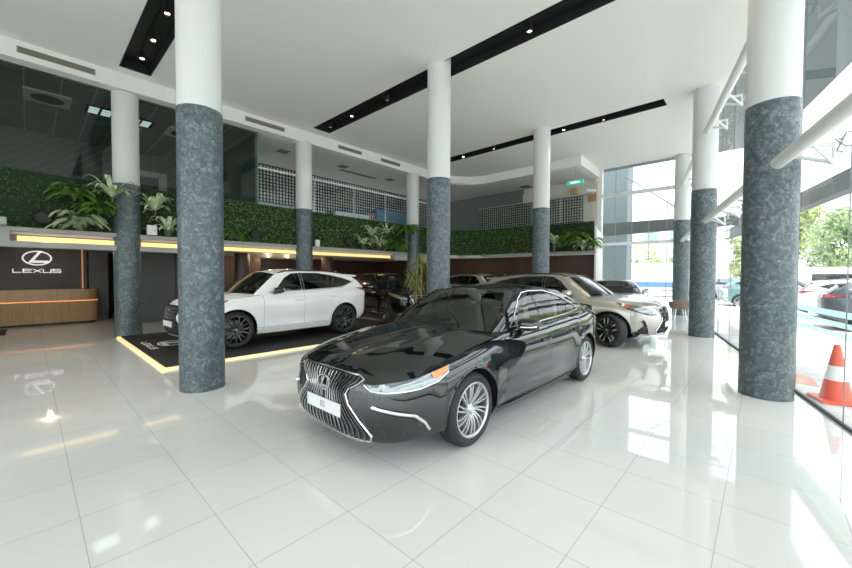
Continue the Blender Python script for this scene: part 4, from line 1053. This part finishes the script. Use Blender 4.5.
SEDAN = dict(L=4.975, W=1.865, R=.338, wf=.98, wr=3.85, fb=.60, fd=1.56, md=2.60, rd=3.60, rb=4.20, sill=.27, lean=.08,
    zb=[(0, .19), (.5, .165), (1, .17), (3.9, .17), (4.5, .21), (4.975, .30)],
    ze=[(0, .735), (.12, .755), (.4, .80), (.98, .885), (1.5, .945), (2.6, .965), (3.6, .985), (4.2, 1.01), (4.975, 1.045)],
    zc=[(0, .745), (.10, .785), (.4, .87), (.98, .965), (1.5, 1.01), (2.6, 1.03), (3.6, 1.04), (4.4, 1.09), (4.85, 1.105), (4.975, 1.09)],
    df=[(.15, .15), (.22, .05), (.32, .015), (.45, .0), (.6, .015), (.7, .04), (.76, .09)], nf=3.8, tw=.205,
    dr=[(.2, .16), (.35, .05), (.5, .02), (.8, .03), (.95, .02), (1.06, .0)],
    prof=[(0, .925), (.07, .955), (.25, .985), (.5, 1.0), (.72, .995), (.86, .985), (.93, .965), (1, .915)],
    zr=[(1.8, 1.33), (2.15, 1.365), (2.6, 1.392), (3.1, 1.385), (3.6, 1.335), (4.0, 1.27)], crown=.052, Wr=.585, Wb=.79,
    cowl=1.28, back=4.50, al=.52, arl=.50, rf=2.04, rr=3.75, au=.22, aru=.25, glen=1.8, gn=3.0, bulge=.035, wbul=.03, af=1.15, ar=1.1,
    wsp=.70, bsp=.66, seatz=.50, fseat=2.35, dashz=.93, mir=(1.98, .99), handles=[(2.47, .80), (3.47, .83)],
    wins=[[(1.98, 1.005), (2.60, 1.015), (2.60, 1.352), (2.42, 1.340), (2.24, 1.265)],
          [(2.67, 1.017), (3.42, 1.045), (3.52, 1.20), (3.32, 1.285), (3.0, 1.350), (2.67, 1.355)],
          [(3.47, 1.048), (3.80, 1.075), (3.72, 1.13), (3.57, 1.19)]],
    bpillars=[[(2.605, 1.01), (2.665, 1.01), (2.665, 1.358), (2.605, 1.358)]],
    surround=[(1.83, .992), (2.6, 1.0), (3.4, 1.028), (3.84, 1.065), (3.78, 1.12), (3.55, 1.225), (3.32, 1.30), (3.0, 1.364), (2.6, 1.367), (2.40, 1.352), (2.22, 1.275), (1.95, 1.08), (1.83, .992)])
SUV = dict(L=4.66, W=1.875, R=.375, wf=.93, wr=3.62, fb=.52, fd=1.50, md=2.47, rd=3.42, rb=4.01, sill=.38, lean=.10, agap=.055,
    zb=[(0, .26), (.5, .23), (1, .24), (3.7, .24), (4.2, .27), (4.66, .38)],
    ze=[(0, .90), (.12, .92), (.4, .955), (.98, 1.02), (1.5, 1.065), (2.5, 1.085), (3.4, 1.125), (4.0, 1.165), (4.66, 1.18)],
    zc=[(0, .91), (.10, .96), (.4, 1.03), (.98, 1.09), (1.5, 1.13), (2.5, 1.16), (3.4, 1.2), (4.2, 1.23), (4.66, 1.22)],
    df=[(.22, .14), (.32, .05), (.42, .01), (.6, .0), (.75, .02), (.86, .05), (.92, .10)],
    dr=[(.3, .18), (.45, .05), (.6, .02), (.9, .02), (1.0, .0), (1.1, .03), (1.2, .08)],
    prof=[(0, .92), (.07, .95), (.25, .975), (.5, .995), (.72, 1.0), (.86, .99), (.94, .965), (1, .915)],
    zr=[(1.6, 1.47), (1.9, 1.52), (2.4, 1.575), (3.0, 1.575), (3.6, 1.53), (4.2, 1.46)], crown=.065, Wr=.60, Wb=.80,
    cowl=1.12, back=4.52, al=.50, arl=.42, rf=1.85, rr=4.12, au=.22, aru=.20, glen=2.1, gn=3.0, bulge=.03, wbul=.03, af=1.15, ar=1.0,
    wsp=.70, bsp=.60, seatz=.66, fseat=2.2, dashz=1.06, mir=(1.80, 1.13), handles=[(2.33, .93), (3.28, .98)], tw=.235,
    wins=[[(1.78, 1.125), (2.47, 1.145), (2.47, 1.545), (2.28, 1.530), (2.08, 1.43)],
          [(2.54, 1.147), (3.32, 1.175), (3.43, 1.38), (3.35, 1.495), (3.0, 1.545), (2.54, 1.548)],
          [(3.36, 1.178), (3.62, 1.195), (3.98, 1.33), (3.72, 1.42), (3.40, 1.487), (3.47, 1.38)]],
    bpillars=[[(2.475, 1.145), (2.535, 1.145), (2.535, 1.55), (2.475, 1.55)], [(3.322, 1.176), (3.358, 1.178), (3.468, 1.38), (3.398, 1.486), (3.352, 1.494), (3.432, 1.38)]],
    surround=[(1.66, 1.115), (2.5, 1.13), (3.3, 1.16), (3.64, 1.18), (4.02, 1.335)], archr=.4)

def sedan_details(car, root, plate_text='ES'):
    GR = [(0, .735), (.16, .735), (.40, .735), (.47, .715), (.33, .625), (.30, .575), (.35, .50), (.56, .28), (.53, .225), (0, .205)]
    overlay_front(car, root, 'grille', GR, M_gloss_black, .004, .03, 'merge')
    def zr_at(y):  # top and bottom of the grille at half width y
        n = 60; zs = np.linspace(.2, .745, 110); k = inpoly(np.stack([np.full(110, y), zs], 1), [(-.5, .735)]+GR+[(-.5, .205)]); zs = zs[k]
        return zs
    bar = mat('grille_bar_metal', (.40, .41, .42), .25, .9)
    ez = hermite([(.205, .49), (.28, .55), (.50, .35), (.575, .30), (.625, .33), (.715, .46), (.735, .45)])
    for i in range(9):
        u = (i+.45)/9.2
        stroke(car, root, 'grille_bar', [(u*float(ez(z)), z) for z in np.linspace(.222, .722, 16)], bar, .0045, .009, flat=1.6, n=6)
    stroke(car, root, 'grille_surround', GR, M_chrome, .0085, .008, 'merge', flat=1.0)
    stroke(car, root, 'grille_lower_lip', [(.44, .215), (.30, .185), (0, .18)], M_chrome, .010, .01, 'merge')
    # badge, plate
    p = car.S(np.array(car.sv(y=.001, z=.60)))[0]
    emblem_mb(.19, .014).build('badge', M_chrome, root, False, (p[0]+.014, 0, .625))
    b = MB(); x = car.S(np.array(car.sv(y=.001, z=.42)))[0][0]; b.box(x+.012, x+.024, -.26, .26, .375, .485); pl = b.build('number_plate', M_plate, root, bevel=.004); pl['label'] = 'white showroom plate with two small grey letters'
    fc = bpy.data.curves.new('plate_text', 'FONT'); fc.body = plate_text; fc.size = .075; fc.align_x = 'CENTER'; fc.align_y = 'CENTER'; fc.extrude = .0008
    t = bpy.data.objects.new('tmp', fc); COL.objects.link(t); bpy.context.view_layer.update()
    me = bpy.data.meshes.new_from_object(t.evaluated_get(bpy.context.evaluated_depsgraph_get())); bpy.data.objects.remove(t)
    me.materials.clear(); me.materials.append(M_plateg); o = bpy.data.objects.new('plate_text', me); COL.objects.link(o); o.parent = pl
    o.rotation_euler = (PI/2, 0, PI/2); o.location = (x+.025, 0, .43)
    mix = [('y', .50, .675), ('y', .64, .70), ('d', .34, .735), ('d', .52, .772), ('d', .67, .80), ('d', .64, .755), ('d', .52, .70), ('d', .34, .66), ('y', .66, .638), ('y', .56, .645)]
    def Q(l): return [car.sv(y=a, z=b) if k == 'y' else car.sv(d=a, z=b) for k, a, b in l]
    for o in car.panel('headlight', car.S, Q(mix), M_lamp, root, h=.03, off=.006): 
        sg = 1 if sum(v.co.y for v in o.data.vertices) > 0 else -1
    car.panel('turn_lens', car.S, Q([('d', .47, .757), ('d', .54, .773), ('d', .66, .797), ('d', .62, .757), ('d', .53, .718), ('d', .475, .725)]), M_amber, root, h=.03, off=.012)
    for y0, z0 in ((.56, .668), (.64, .68)):
        c = car.S(np.array(car.sv(y=y0, z=z0)))[0]
        for sg in (1, -1): MB().lathe([(.0, .004), (.014, .003), (.018, .0), (.018, -.01)], 16, (c[0]-.004, c[1]*sg, c[2]), 'x').build('headlight_lens', M_chrome, root, True)
    car_l = lambda l, nm, m, r, off, **k: [MB().tube(P*np.array([1, sg, 1]), r, 8, flat=k.get('flat')).build(nm, m, root, True) for P in [car.line(car.S, Q(l), off, .03)] for sg in (1, -1)]
    car_l([('y', .49, .675), ('y', .56, .641), ('y', .66, .634), ('d', .34, .656), ('d', .52, .696), ('d', .635, .752)], 'headlight_edge', M_chrome, .006, .008)
    car_l([('y', .58, .52), ('y', .68, .50), ('d', .30, .455), ('d', .38, .39), ('d', .43, .32)], 'bumper_blade', M_chrome, .010, .012, flat=1.3)
    car.panel('bumper_intake', car.S, Q([('y', .60, .50), ('y', .68, .475), ('d', .29, .43), ('d', .36, .365), ('d', .40, .31), ('d', .30, .30), ('y', .62, .31)]), mat('intake_black', (.01, .012, .013), .25, coat=.6), root, h=.04, off=.005)
    # tail lamps and boot lip
    car.panel('tail_light', car.S, [car.sv(4.30, 1.0), car.sv(4.50, .985), car.sv(4.80, .98), car.sv(4.86, .90), car.sv(4.86, .83), car.sv(4.6, .87), car.sv(4.42, .93)], M_red, root, h=.04, off=.006)
    b = MB(); P_ = car.S(np.array([(t, car.VS) for t in np.linspace(car.S2, car.S2-1.0, 12)])); P_ = [(p[0]+.03, p[1], p[2]+.02) for p in P_]; b.tube([(x_, -y_, z_) for x_, y_, z_ in P_[::-1]]+P_[1:], .014, 8); b.build('boot_spoiler', M_gloss_black, root, True)
    stroke(car, root, 'sill_moulding', [(1.45, .235), (2.4, .225), (3.36, .235)], M_gloss_black, .008, .006, mixed=[1, 1, 1])

def suv_details(car, root, lod=0, frontmat=None):
    GR = [(0, .885), (.20, .885), (.44, .87), (.40, .80), (.33, .68), (.36, .60), (.50, .40), (.46, .335), (0, .32)]
    overlay_front(car, root, 'grille', GR, M_gloss_black, .004, .035, 'merge')
    bar = M_dark if lod == 0 else M_dark
    if lod == 0:
        for r in range(8):
            for i in range(10):
                z = .37+.062*r; y = .022+.045*i+(.022 if r % 2 else 0)
                if inpoly([(y, z)], [(-.6, .88)]+GR+[(-.6, .33)])[0] and inpoly([(y, z+.05)], [(-.6, .88)]+GR+[(-.6, .33)])[0]:
                    stroke(car, root, 'grille_bar', [(y, z), (y, z+.045)], frontmat or M_mesh, .006, .008, flat=2.2, n=5)
    stroke(car, root, 'grille_surround', GR, sp_(car, 'surmat2', M_chrome), .010, .006, 'merge')
    p = car.S(np.array(car.sv(y=.001, z=.76)))[0]
    emblem_mb(.17, .015).build('badge', M_chrome, root, False, (p[0]+.012, 0, .77))
    b = MB(); x = car.S(np.array(car.sv(y=.001, z=.52)))[0][0]; b.box(x+.012, x+.024, -.26, .26, .47, .58); b.build('number_plate', M_plate, root, bevel=.004)['label'] = 'white plate'
    def Q(l): return [car.sv(y=a, z=b) if k == 'y' else car.sv(d=a, z=b) for k, a, b in l]
    car.panel('headlight', car.S, Q([('y', .47, .80), ('y', .62, .855), ('d', .36, .90), ('d', .62, .955), ('d', .82, .985), ('d', .66, .90), ('d', .40, .815), ('y', .70, .765), ('y', .55, .755)]), M_lamp, root, h=.035, off=.006)
    car.panel('turn_lens', car.S, Q([('d', .48, .90), ('d', .62, .955), ('d', .81, .983), ('d', .66, .905), ('d', .50, .86)]), M_amberd, root, h=.035, off=.010)
    for y0, z0 in ((.56, .79), (.66, .805)):
        c = car.S(np.array(car.sv(y=y0, z=z0)))[0]
        for sg in (1, -1): MB().lathe([(.0, .016), (.022, .014), (.030, .0), (.030, -.02)], 16, (c[0]-.002, c[1]*sg, c[2]), 'x').build('headlight_lens', M_chrome, root, True)
    for P in [car.line(car.S, Q([('y', .50, .745), ('y', .62, .74), ('d', .40, .80), ('d', .60, .87)]), .006, .03)]:
        for sg in (1, -1): MB().tube(P*np.array([1, sg, 1]), .010, 6).build('headlight_edge', M_gloss_black, root, True)
    car.panel('bumper_intake', car.S, Q([('y', .70, .60), ('d', .30, .64), ('d', .34, .60), ('d', .30, .52), ('d', .40, .42), ('d', .44, .34), ('d', .2, .33), ('y', .62, .34), ('y', .66, .46)]), M_gloss_black, root, h=.04, off=.006)
    stroke(car, root, 'bumper_lip', [(.44, .26), (.35, .29), (.2, .30)], M_steel, .012, .01, mixed=[1, 1, 1])
    stroke(car, root, 'front_splitter', [(0, .30), (.3, .30), (.6, .31)], M_steel, .012, .01, 'merge')
    # tail lights: slim bar across with pointed corners
    car.panel('tail_light', car.S, [car.sv(4.02, 1.155), car.sv(4.35, 1.16), (car.S2-.15, car.VS*.99), (car.S2-.15, car.VS*.90), car.sv(4.45, 1.06), car.sv(4.25, 1.10)], M_red, root, h=.05, off=.008)
    car.panel('lower_valance', car.S, [car.sv(4.22, -1), car.sv(4.22, .42), (car.S2, .2), (car.S2, 0)], M_dark, root, h=.06, off=.006, side='merge')
    b = MB(); xr = -(car.sp['rr']-car.L/2)-.02; zr = float(car.zr(car.sp['rr']))+.035
    V = []; ys = np.linspace(-.56, .56, 15)
    for y in ys: c = .03*(1-(y/.56)**2); V += [(xr+.16, y, zr+c+.012), (xr-.13, y*1.0, zr+c-.015), (xr-.13, y, zr+c-.045), (xr+.1, y, zr+c-.05)]
    b.add(V, [(i*4+k, i*4+(k+1) % 4, i*4+4+(k+1) % 4, i*4+4+k) for i in range(14) for k in range(4)]+[(0, 1, 2, 3), (59, 58, 57, 56)])
    b.build('roof_spoiler', car.bodym, root, True)
    for sg in (1, -1):
        pts = [(car.L/2-d, (.585-.02*abs(d-2.8))*sg, float(car.zr(d))+.035+.0) for d in np.linspace(1.95, 3.9, 12)]
        pts[0] = (pts[0][0], pts[0][1], pts[0][2]-.04); pts[-1] = (pts[-1][0], pts[-1][1], pts[-1][2]-.04)
        MB().tube(pts, .014, 8).build('roof_rail', car.railm, root, True)
def sp_(car, k, dflt): return car.sp.get(k) or dflt
# ------------------------------------------------------------------ showroom cars
P_black = paint('paint_black', (.004, .0065, .0075), 0, .25, 1.75)
P_white = paint('paint_white', (.78, .79, .79), 0, .35)
P_bronze = paint('paint_bronze', (.41, .39, .35), .75, .32)
P_dark = paint('paint_deep_black', (.004, .004, .005), 0, .25)
P_champ = paint('paint_champagne', (.50, .47, .38), .6, .32)
P_sage = paint('paint_sage', (.33, .35, .31), .6, .32)
M_gunrim = mat('black_alloy', (.02, .021, .023), .3, .2, coat=.6)
CLR = dict(front=M_carglass, side=M_carglass, rear=M_carglass); DK = dict(front=M_carglass, side=M_cardark, rear=M_cardark)
def suv(paint_, name, loc, ang, label, rim='pair5', rm=None, ac=None, seat=M_seatd, lod=0, glassm=DK, steer=0, sp=None, group=None, **kw):
    s = dict(SUV); s.update(kw); s.update(sp or {})
    car, root = build_car(s, name, loc, ang, paint_, label, 'car', glassm, rim, rm or M_gunrim, ac or M_alloy, seat, lod, group, steer)
    car.bodym = paint_; car.railm = kw.get('railm') or M_gloss_black; suv_details(car, root, lod); return car, root
car, root = build_car(SEDAN, 'sedan', (-2.84, 4.25, 0), -PI/2, P_black, 'glossy black sedan with chrome grille in the middle of the floor', 'car', CLR, 'multi', M_alloy, M_alloy, M_seat)
sedan_details(car, root)
suv(P_white, 'suv', (-8.80, 4.20, .06), math.radians(-87.5), 'white crossover with black wheels on the dark mat', 'pair5', surmat=M_gloss_black, surmat2=M_gloss_black, mirtrim=M_gloss_black, mirmat=M_gloss_black, steer=.0)
suv(P_bronze, 'suv', (-3.88, 9.43, 0), math.radians(1), 'bronze silver crossover standing behind the black sedan', 'y10', M_gunrim, M_bright, steer=math.radians(-28))
suv(P_dark, 'suv', (-10.55, 9.2, 0), math.radians(-10), 'dark crossover in the shade under the mezzanine beside the white car tail', 'y10', M_gunrim, M_alloy, lod=1)
suv(P_champ, 'suv', (-8.9, 13.3, 0), math.radians(-5), 'champagne crossover far behind, only its roof showing over the black sedan', 'y10', M_gunrim, M_alloy, lod=1, glassm=CLR)
c_, r_ = build_car(SEDAN, 'sedan', (-4.0, 14.4, 0), math.radians(-70), P_sage, 'grey green sedan parked by the far windows facing the viewer', 'car', CLR, 'multi', M_alloy, M_alloy, M_seatd, 1); sedan_details(c_, r_, '')
# car mat with glowing rim
mt_ = empty('display_mat', (-9.3, 4.5, 0), 0, 'black display mat with a glowing yellow edge under the white car', 'mat')
MB().box(-2.13, 2.13, -3.0, 3.3, .0, .055).build('mat_top', noise_mat('mat_black', (.012, .013, .015), (.02, .021, .023), 40, .75), mt_)
B = MB(); B.box(-2.2, 2.2, -3.07, -3.0, .0, .035); B.box(-2.2, 2.2, 3.3, 3.37, 0, .035); B.box(-2.2, -2.13, -3.07, 3.37, 0, .035); B.box(2.13, 2.2, -3.07, 3.37, 0, .035)
B.build('edge_light', mat('mat_led', (1, .85, .5), .5, emit=(1, .80, .42), es=.13), mt_)
def flat_logo(parent, cx, cy, rz, k):
    M_ = mat('mat_letter', (.85, .86, .87), .5)
    R_ = Matrix.Rotation(rz, 4, 'Z') @ Matrix(((0, 1, 0, 0), (0, 0, 1, 0), (1, 0, 0, 0), (0, 0, 0, 1)))
    e = emblem_mb(.52*k, .003).build('mat_emblem', M_, parent); w = word_mb('LEXUS', .13*k, .075*k, .04*k, .022*k, .003).build('mat_lettering', M_, parent)
    e.data.transform(R_ @ Matrix.Translation((0, 0, .0))); w.data.transform(R_)
    e.location = (cx-math.sin(rz)*.19*k, cy+math.cos(rz)*.19*k, .0555); w.location = (cx+math.sin(rz)*.14*k, cy-math.cos(rz)*.14*k, .0555)
flat_logo(mt_, -.22, -2.66, 0, 1.3)

# ------------------------------------------------------------------ chair and side table by the far column
M_choc = mat('brown_leather', (.17, .12, .075), .5)
ch = empty('tub_chair', (-2.20, 15.75, 0), math.radians(200), 'brown tub chair with thin metal legs in front of the farthest column', 'chair')
B = MB(); n = 20; V = []
for i in range(n+1):
    a = math.radians(-25+230*i/n); hh = .76-.10*abs(math.cos(a))
    for rr_, zz in ((.26, .40), (.31, .48), (.34, hh), (.31, hh+.01), (.28, .50)): V.append((rr_*math.cos(a), rr_*math.sin(a), zz))
B.add(V, [(i*5+k, i*5+k+1, i*5+6+k, i*5+5+k) for i in range(n) for k in range(4)]); B.build('backrest', M_choc, ch, True)
MB().lathe([(.001, .38), (.24, .38), (.28, .41), (.28, .46), (.24, .49), (.001, .49)], 28).build('seat', M_choc, ch, True)
for k in range(4): a = PI/4+k*PI/2; MB().tube([(.18*math.cos(a), .18*math.sin(a), .38), (.26*math.cos(a), .26*math.sin(a), 0)], .012, 8).build('leg', M_chrome, ch, True)
tb_ = empty('side_table', (-2.55, 15.35, 0), 0, 'slim white side table between the bronze car nose and the brown chair', 'table')
MB().lathe([(.001, .66), (.21, .66), (.21, .69), (.001, .69)], 28).build('table_top', M_white, tb_, True); MB().lathe([(.02, .02), (.02, .66)], 12).build('table_stem', M_chrome, tb_, True); MB().lathe([(.001, 0), (.16, 0), (.15, .02), (.001, .025)], 24).build('table_base', M_chrome, tb_, True)
# ------------------------------------------------------------------ outside the glass
def op(t, o, z=0): return gpt(t, z, o)
M_pave = noise_mat('paving', (.50, .49, .47), (.60, .59, .57), 3, .8); M_road = noise_mat('asphalt', (.20, .20, .20), (.27, .27, .27), 6, .9)
b = MB(); b.prism([op(tN-14, .04)[:2], op(tN-14, 6.2)[:2], op(tS+6, 6.2)[:2], op(tS+6, .04)[:2]][::-1], -.14, -.02); g1 = b.build('ground', M_pave); struct(g1)
b = MB(); b.prism([op(tN-14, 6.2)[:2], op(tN-14, 60)[:2], op(tS+30, 60)[:2], op(tS+30, 6.2)[:2]][::-1], -.30, -.14); struct(b.build('ground', M_road))
b = MB(); b.box(-60, 30, 17.85, 70, -.16, -.03); struct(b.build('ground', M_pave))
b = MB(); b.box(-40, 40, -40, -7.1, -.16, -.03); struct(b.build('ground', M_pave))
b = MB(); wall_strip([op(tS+3, 6.2)[:2], op(tN-14, 6.2)[:2]], -.14, .02, .2, b); struct(b.build('trim_20', mat('kerb', (.6, .6, .58), .7)))
# dark canopy beam outside
M_can = mat('canopy_grey', (.10, .11, .115), .5)
cb_ = MB(); A_ = op(tN-3, 1.7); B_ = op(tS, 1.7); wall_strip([B_[:2], A_[:2]], 3.19, 3.56, .25, cb_)
meta(cb_.build('canopy_beam', M_can), 'long dark grey canopy beam outside the right glass wall', 'beam')
cb_ = MB(); cb_.add([(-14, 19.0, 3.3), (0, 19.0, 3.62), (0, 19.3, 3.62), (-14, 19.3, 3.3), (-14, 19.0, 4.2), (0, 19.0, 4.0), (0, 19.3, 4.0), (-14, 19.3, 4.2)], [(0, 3, 2, 1), (4, 5, 6, 7), (0, 1, 5, 4), (1, 2, 6, 5), (2, 3, 7, 6), (3, 0, 4, 7)])
meta(cb_.build('canopy_beam', M_can), 'dark canopy band outside the far windows', 'beam')
b = MB(); b.box(-8.2, -5.5, 22, 23, -.1, 9); meta(b.build('concrete_pier', mat('concrete_blue', (.11, .14, .155), .7)), 'broad blue grey concrete pier outside the far windows', 'pier')
# traffic cone
cn = empty('traffic_cone', (.72, 6.17, -.02), .3, 'red and white traffic cone outside the glass on the right', 'traffic cone')
cn.location = (.70, 6.93, -.02)
M_cone = mat('cone_red', (.75, .10, .05), .45)
MB().box(-.20, .20, -.20, .20, 0, .035).build('cone_base', M_cone, cn, bevel=.008)
MB().lathe([(.15, .03), (.108, .28)], 32).build('cone_lower', M_cone, cn, True); MB().lathe([(.109, .28), (.078, .46)], 32).build('white_band', M_white, cn, True)
MB().lathe([(.077, .46), (.03, .72), (.02, .725), (.001, .70)], 32).build('cone_upper', M_cone, cn, True)
b = MB(); b.prism([(.41, 8.44), (.38, 7.72), (.62, 7.68), (.58, 8.2)], -.019, -.012)  # thin flat piece on the paving, mottled pale red
meta(b.build('ground_patch', noise_mat('pale_red_mottle', (.55, .22, .17), (.66, .40, .33), 8, .8)), 'pale red patch on the paving outside the glass', 'marking')
# parked vehicles
GA = math.atan2(gd[1], gd[0])
def parked(paint_, x, y, ang, lab): suv(paint_, 'parked_car', (x, y, -.14), math.radians(ang), lab, 'y10', M_alloy, M_alloy, lod=1)
parked(paint('paint_street_grey', (.09, .105, .12), .4, .35), 3.55, 16.6, -4, 'dark grey parked car outside behind the frosted stripes')
parked(paint('paint_street_white', (.75, .77, .78), 0, .35), 3.25, 20.6, -8, 'white parked car behind the dark grey one outside')
parked(paint('paint_street_teal', (.20, .34, .36), .3, .35), .6, 25.5, -10, 'teal parked car seen between the glass side columns')
parked(paint('paint_street_silver', (.5, .52, .53), .5, .35), -1.2, 31, -10, 'silver parked car farthest along the street')
bs = empty('van', (7.5, 33, -.14), math.radians(-4), 'long white van with dark side windows across the street', 'van')
MB().box(-5.5, 5.5, -1.1, 1.1, .35, 2.25).build('van_body', mat('van_white', (.78, .79, .79), .4), bs, bevel=.15)
MB().box(-5.3, 5.3, -1.12, 1.12, 1.30, 1.85).build('window_band', M_gloss_black, bs)
for x in (-3.6, 3.6):
    for y in (-1, 1): MB().lathe([(0, -.13), (.40, -.13), (.42, -.1), (.42, .1), (.40, .13), (0, .13)], 28, axis='y', c=(x, y, .42)).build('wheel', M_rubber, bs, True)
tr = empty('truck', (-6.2, 33, -.1), .15, 'white truck with a blue stripe beyond the far windows', 'truck')
MB().box(-3.6, 1.6, -1.15, 1.15, .7, 2.6).build('cargo_box', mat('truck_white', (.78, .78, .78), .4), tr, bevel=.04); MB().box(-3.61, 1.61, -1.16, 1.16, .8, 1.2).build('stripe', mat('truck_blue', (.10, .20, .36), .4), tr)
MB().box(1.7, 3.5, -1.05, 1.05, .5, 2.1).build('cab', mat('truck_white', (.8, .8, .8), .4), tr, bevel=.15); MB().box(2.5, 3.52, -.95, .95, 1.3, 1.95).build('cab_window', M_gloss_black, tr)
for x in (-2.4, 2.5):
    for y in (-1, 1): MB().lathe([(0, -.13), (.40, -.13), (.42, -.1), (.42, .1), (.40, .13), (0, .13)], 28, axis='y', c=(x, y, .42)).build('wheel', M_rubber, tr, True)
# street trees
M_leafs = [leaf_mat('tree_leaf_a', (.30, .40, .14), (.60, .66, .32), 1.2), leaf_mat('tree_leaf_b', (.22, .33, .13), (.42, .52, .26), 1.2), leaf_mat('tree_leaf_c', (.46, .50, .18), (.74, .70, .38), 1.2)]
def tree(x, y, h, r, m, lab, grp='street trees beyond the parked cars', n=2600, z0=-.14, s=.20):
    t = empty('tree', (x, y, z0), 0, lab, 'tree', grp); hb = max(h-r*1.5, 1.2)
    MB().tube([(0, 0, 0), (.1, .05, hb*.6), (0, 0, hb+.6)], [.17, .13, .08], 10).build('trunk', M_stem, t, True)
    B = MB()
    for k in range(5): a = k*1.26+.3; B.tube([(0, 0, hb*.7), (r*.5*math.cos(a), r*.5*math.sin(a), hb+r*.3)], [.06, .02], 6)
    B.build('branches', M_stem, t, True)
    cl = [np.clip(RNG.normal(size=3), -1.3, 1.3)*np.array((.42, .42, .55))*r for _ in range(16)]; pos = []; nr = []
    for c in cl:
        u = RNG.normal(size=(n//16, 3)); u /= np.linalg.norm(u, axis=1)[:, None]; pos.append(c+u*r*.42*RNG.uniform(.6, 1, (n//16, 1))+np.array((0, 0, hb+r*.45))); nr.append(u)
    leafy('foliage', np.concatenate(pos), np.concatenate(nr), s, m, .5, kind=None, parent=t)
TL = [(-5.0, 43.5, 5.6, 2.2, 1), (-.4, 42.5, 6.4, 2.3, 0), (4.2, 43.0, 7.0, 2.4, 1), (9.0, 41.5, 8.6, 2.9, 2), (14.4, 43, 9.0, 2.9, 0), (2.0, 51, 8.8, 2.9, 0), (8.2, 51, 9.6, 3.0, 1), (14.5, 52, 10.8, 3.3, 1), (20.5, 46, 10, 3.2, 2)]
tn = ['short dark green', 'yellow green', 'mid green', 'tall yellowish', 'tall light green', 'back row light green', 'back row dark green', 'large back row green', 'rightmost tall yellowish']
for i, (x, y, h_, r_2, mi) in enumerate(TL): tree(x, y, h_, r_2, M_leafs[mi], tn[i]+' street tree beyond the parked cars', n=5200, s=.17)
tree(-8.3, 40, 5.0, 2.0, M_leafs[0], 'small green tree beyond the far windows', None, 1800)
# hazy far buildings
def building(x, y, w, d, h, c, lab, rz=0):
    B0 = empty('building', (x, y, 0), rz, lab, 'building'); MB().box(-w/2, w/2, -d/2, d/2, 0, h).build('walls', mat('bld_%s' % str(c), c, .7), B0)
    B = MB()
    for k in range(1, int(h/3)):
        for i in range(int(w/2.4)): x0 = -w/2+.8+i*2.4; B.box(x0, x0+1.3, -d/2-.03, d/2+.03, k*3-.9, k*3+.5)
    B.build('windows', mat('bld_glass', (.25, .32, .34), .2), B0)
    MB().box(-w/2-.2, w/2+.2, -d/2-.2, d/2+.2, h, h+.3).build('roof_parapet', M_white, B0)
building(-8.5, 50, 9, 8, 9, (.62, .63, .62), 'pale low building beyond the far windows')
building(34, 62, 14, 10, 13, (.5, .55, .57), 'grey building beyond the street trees', .4)
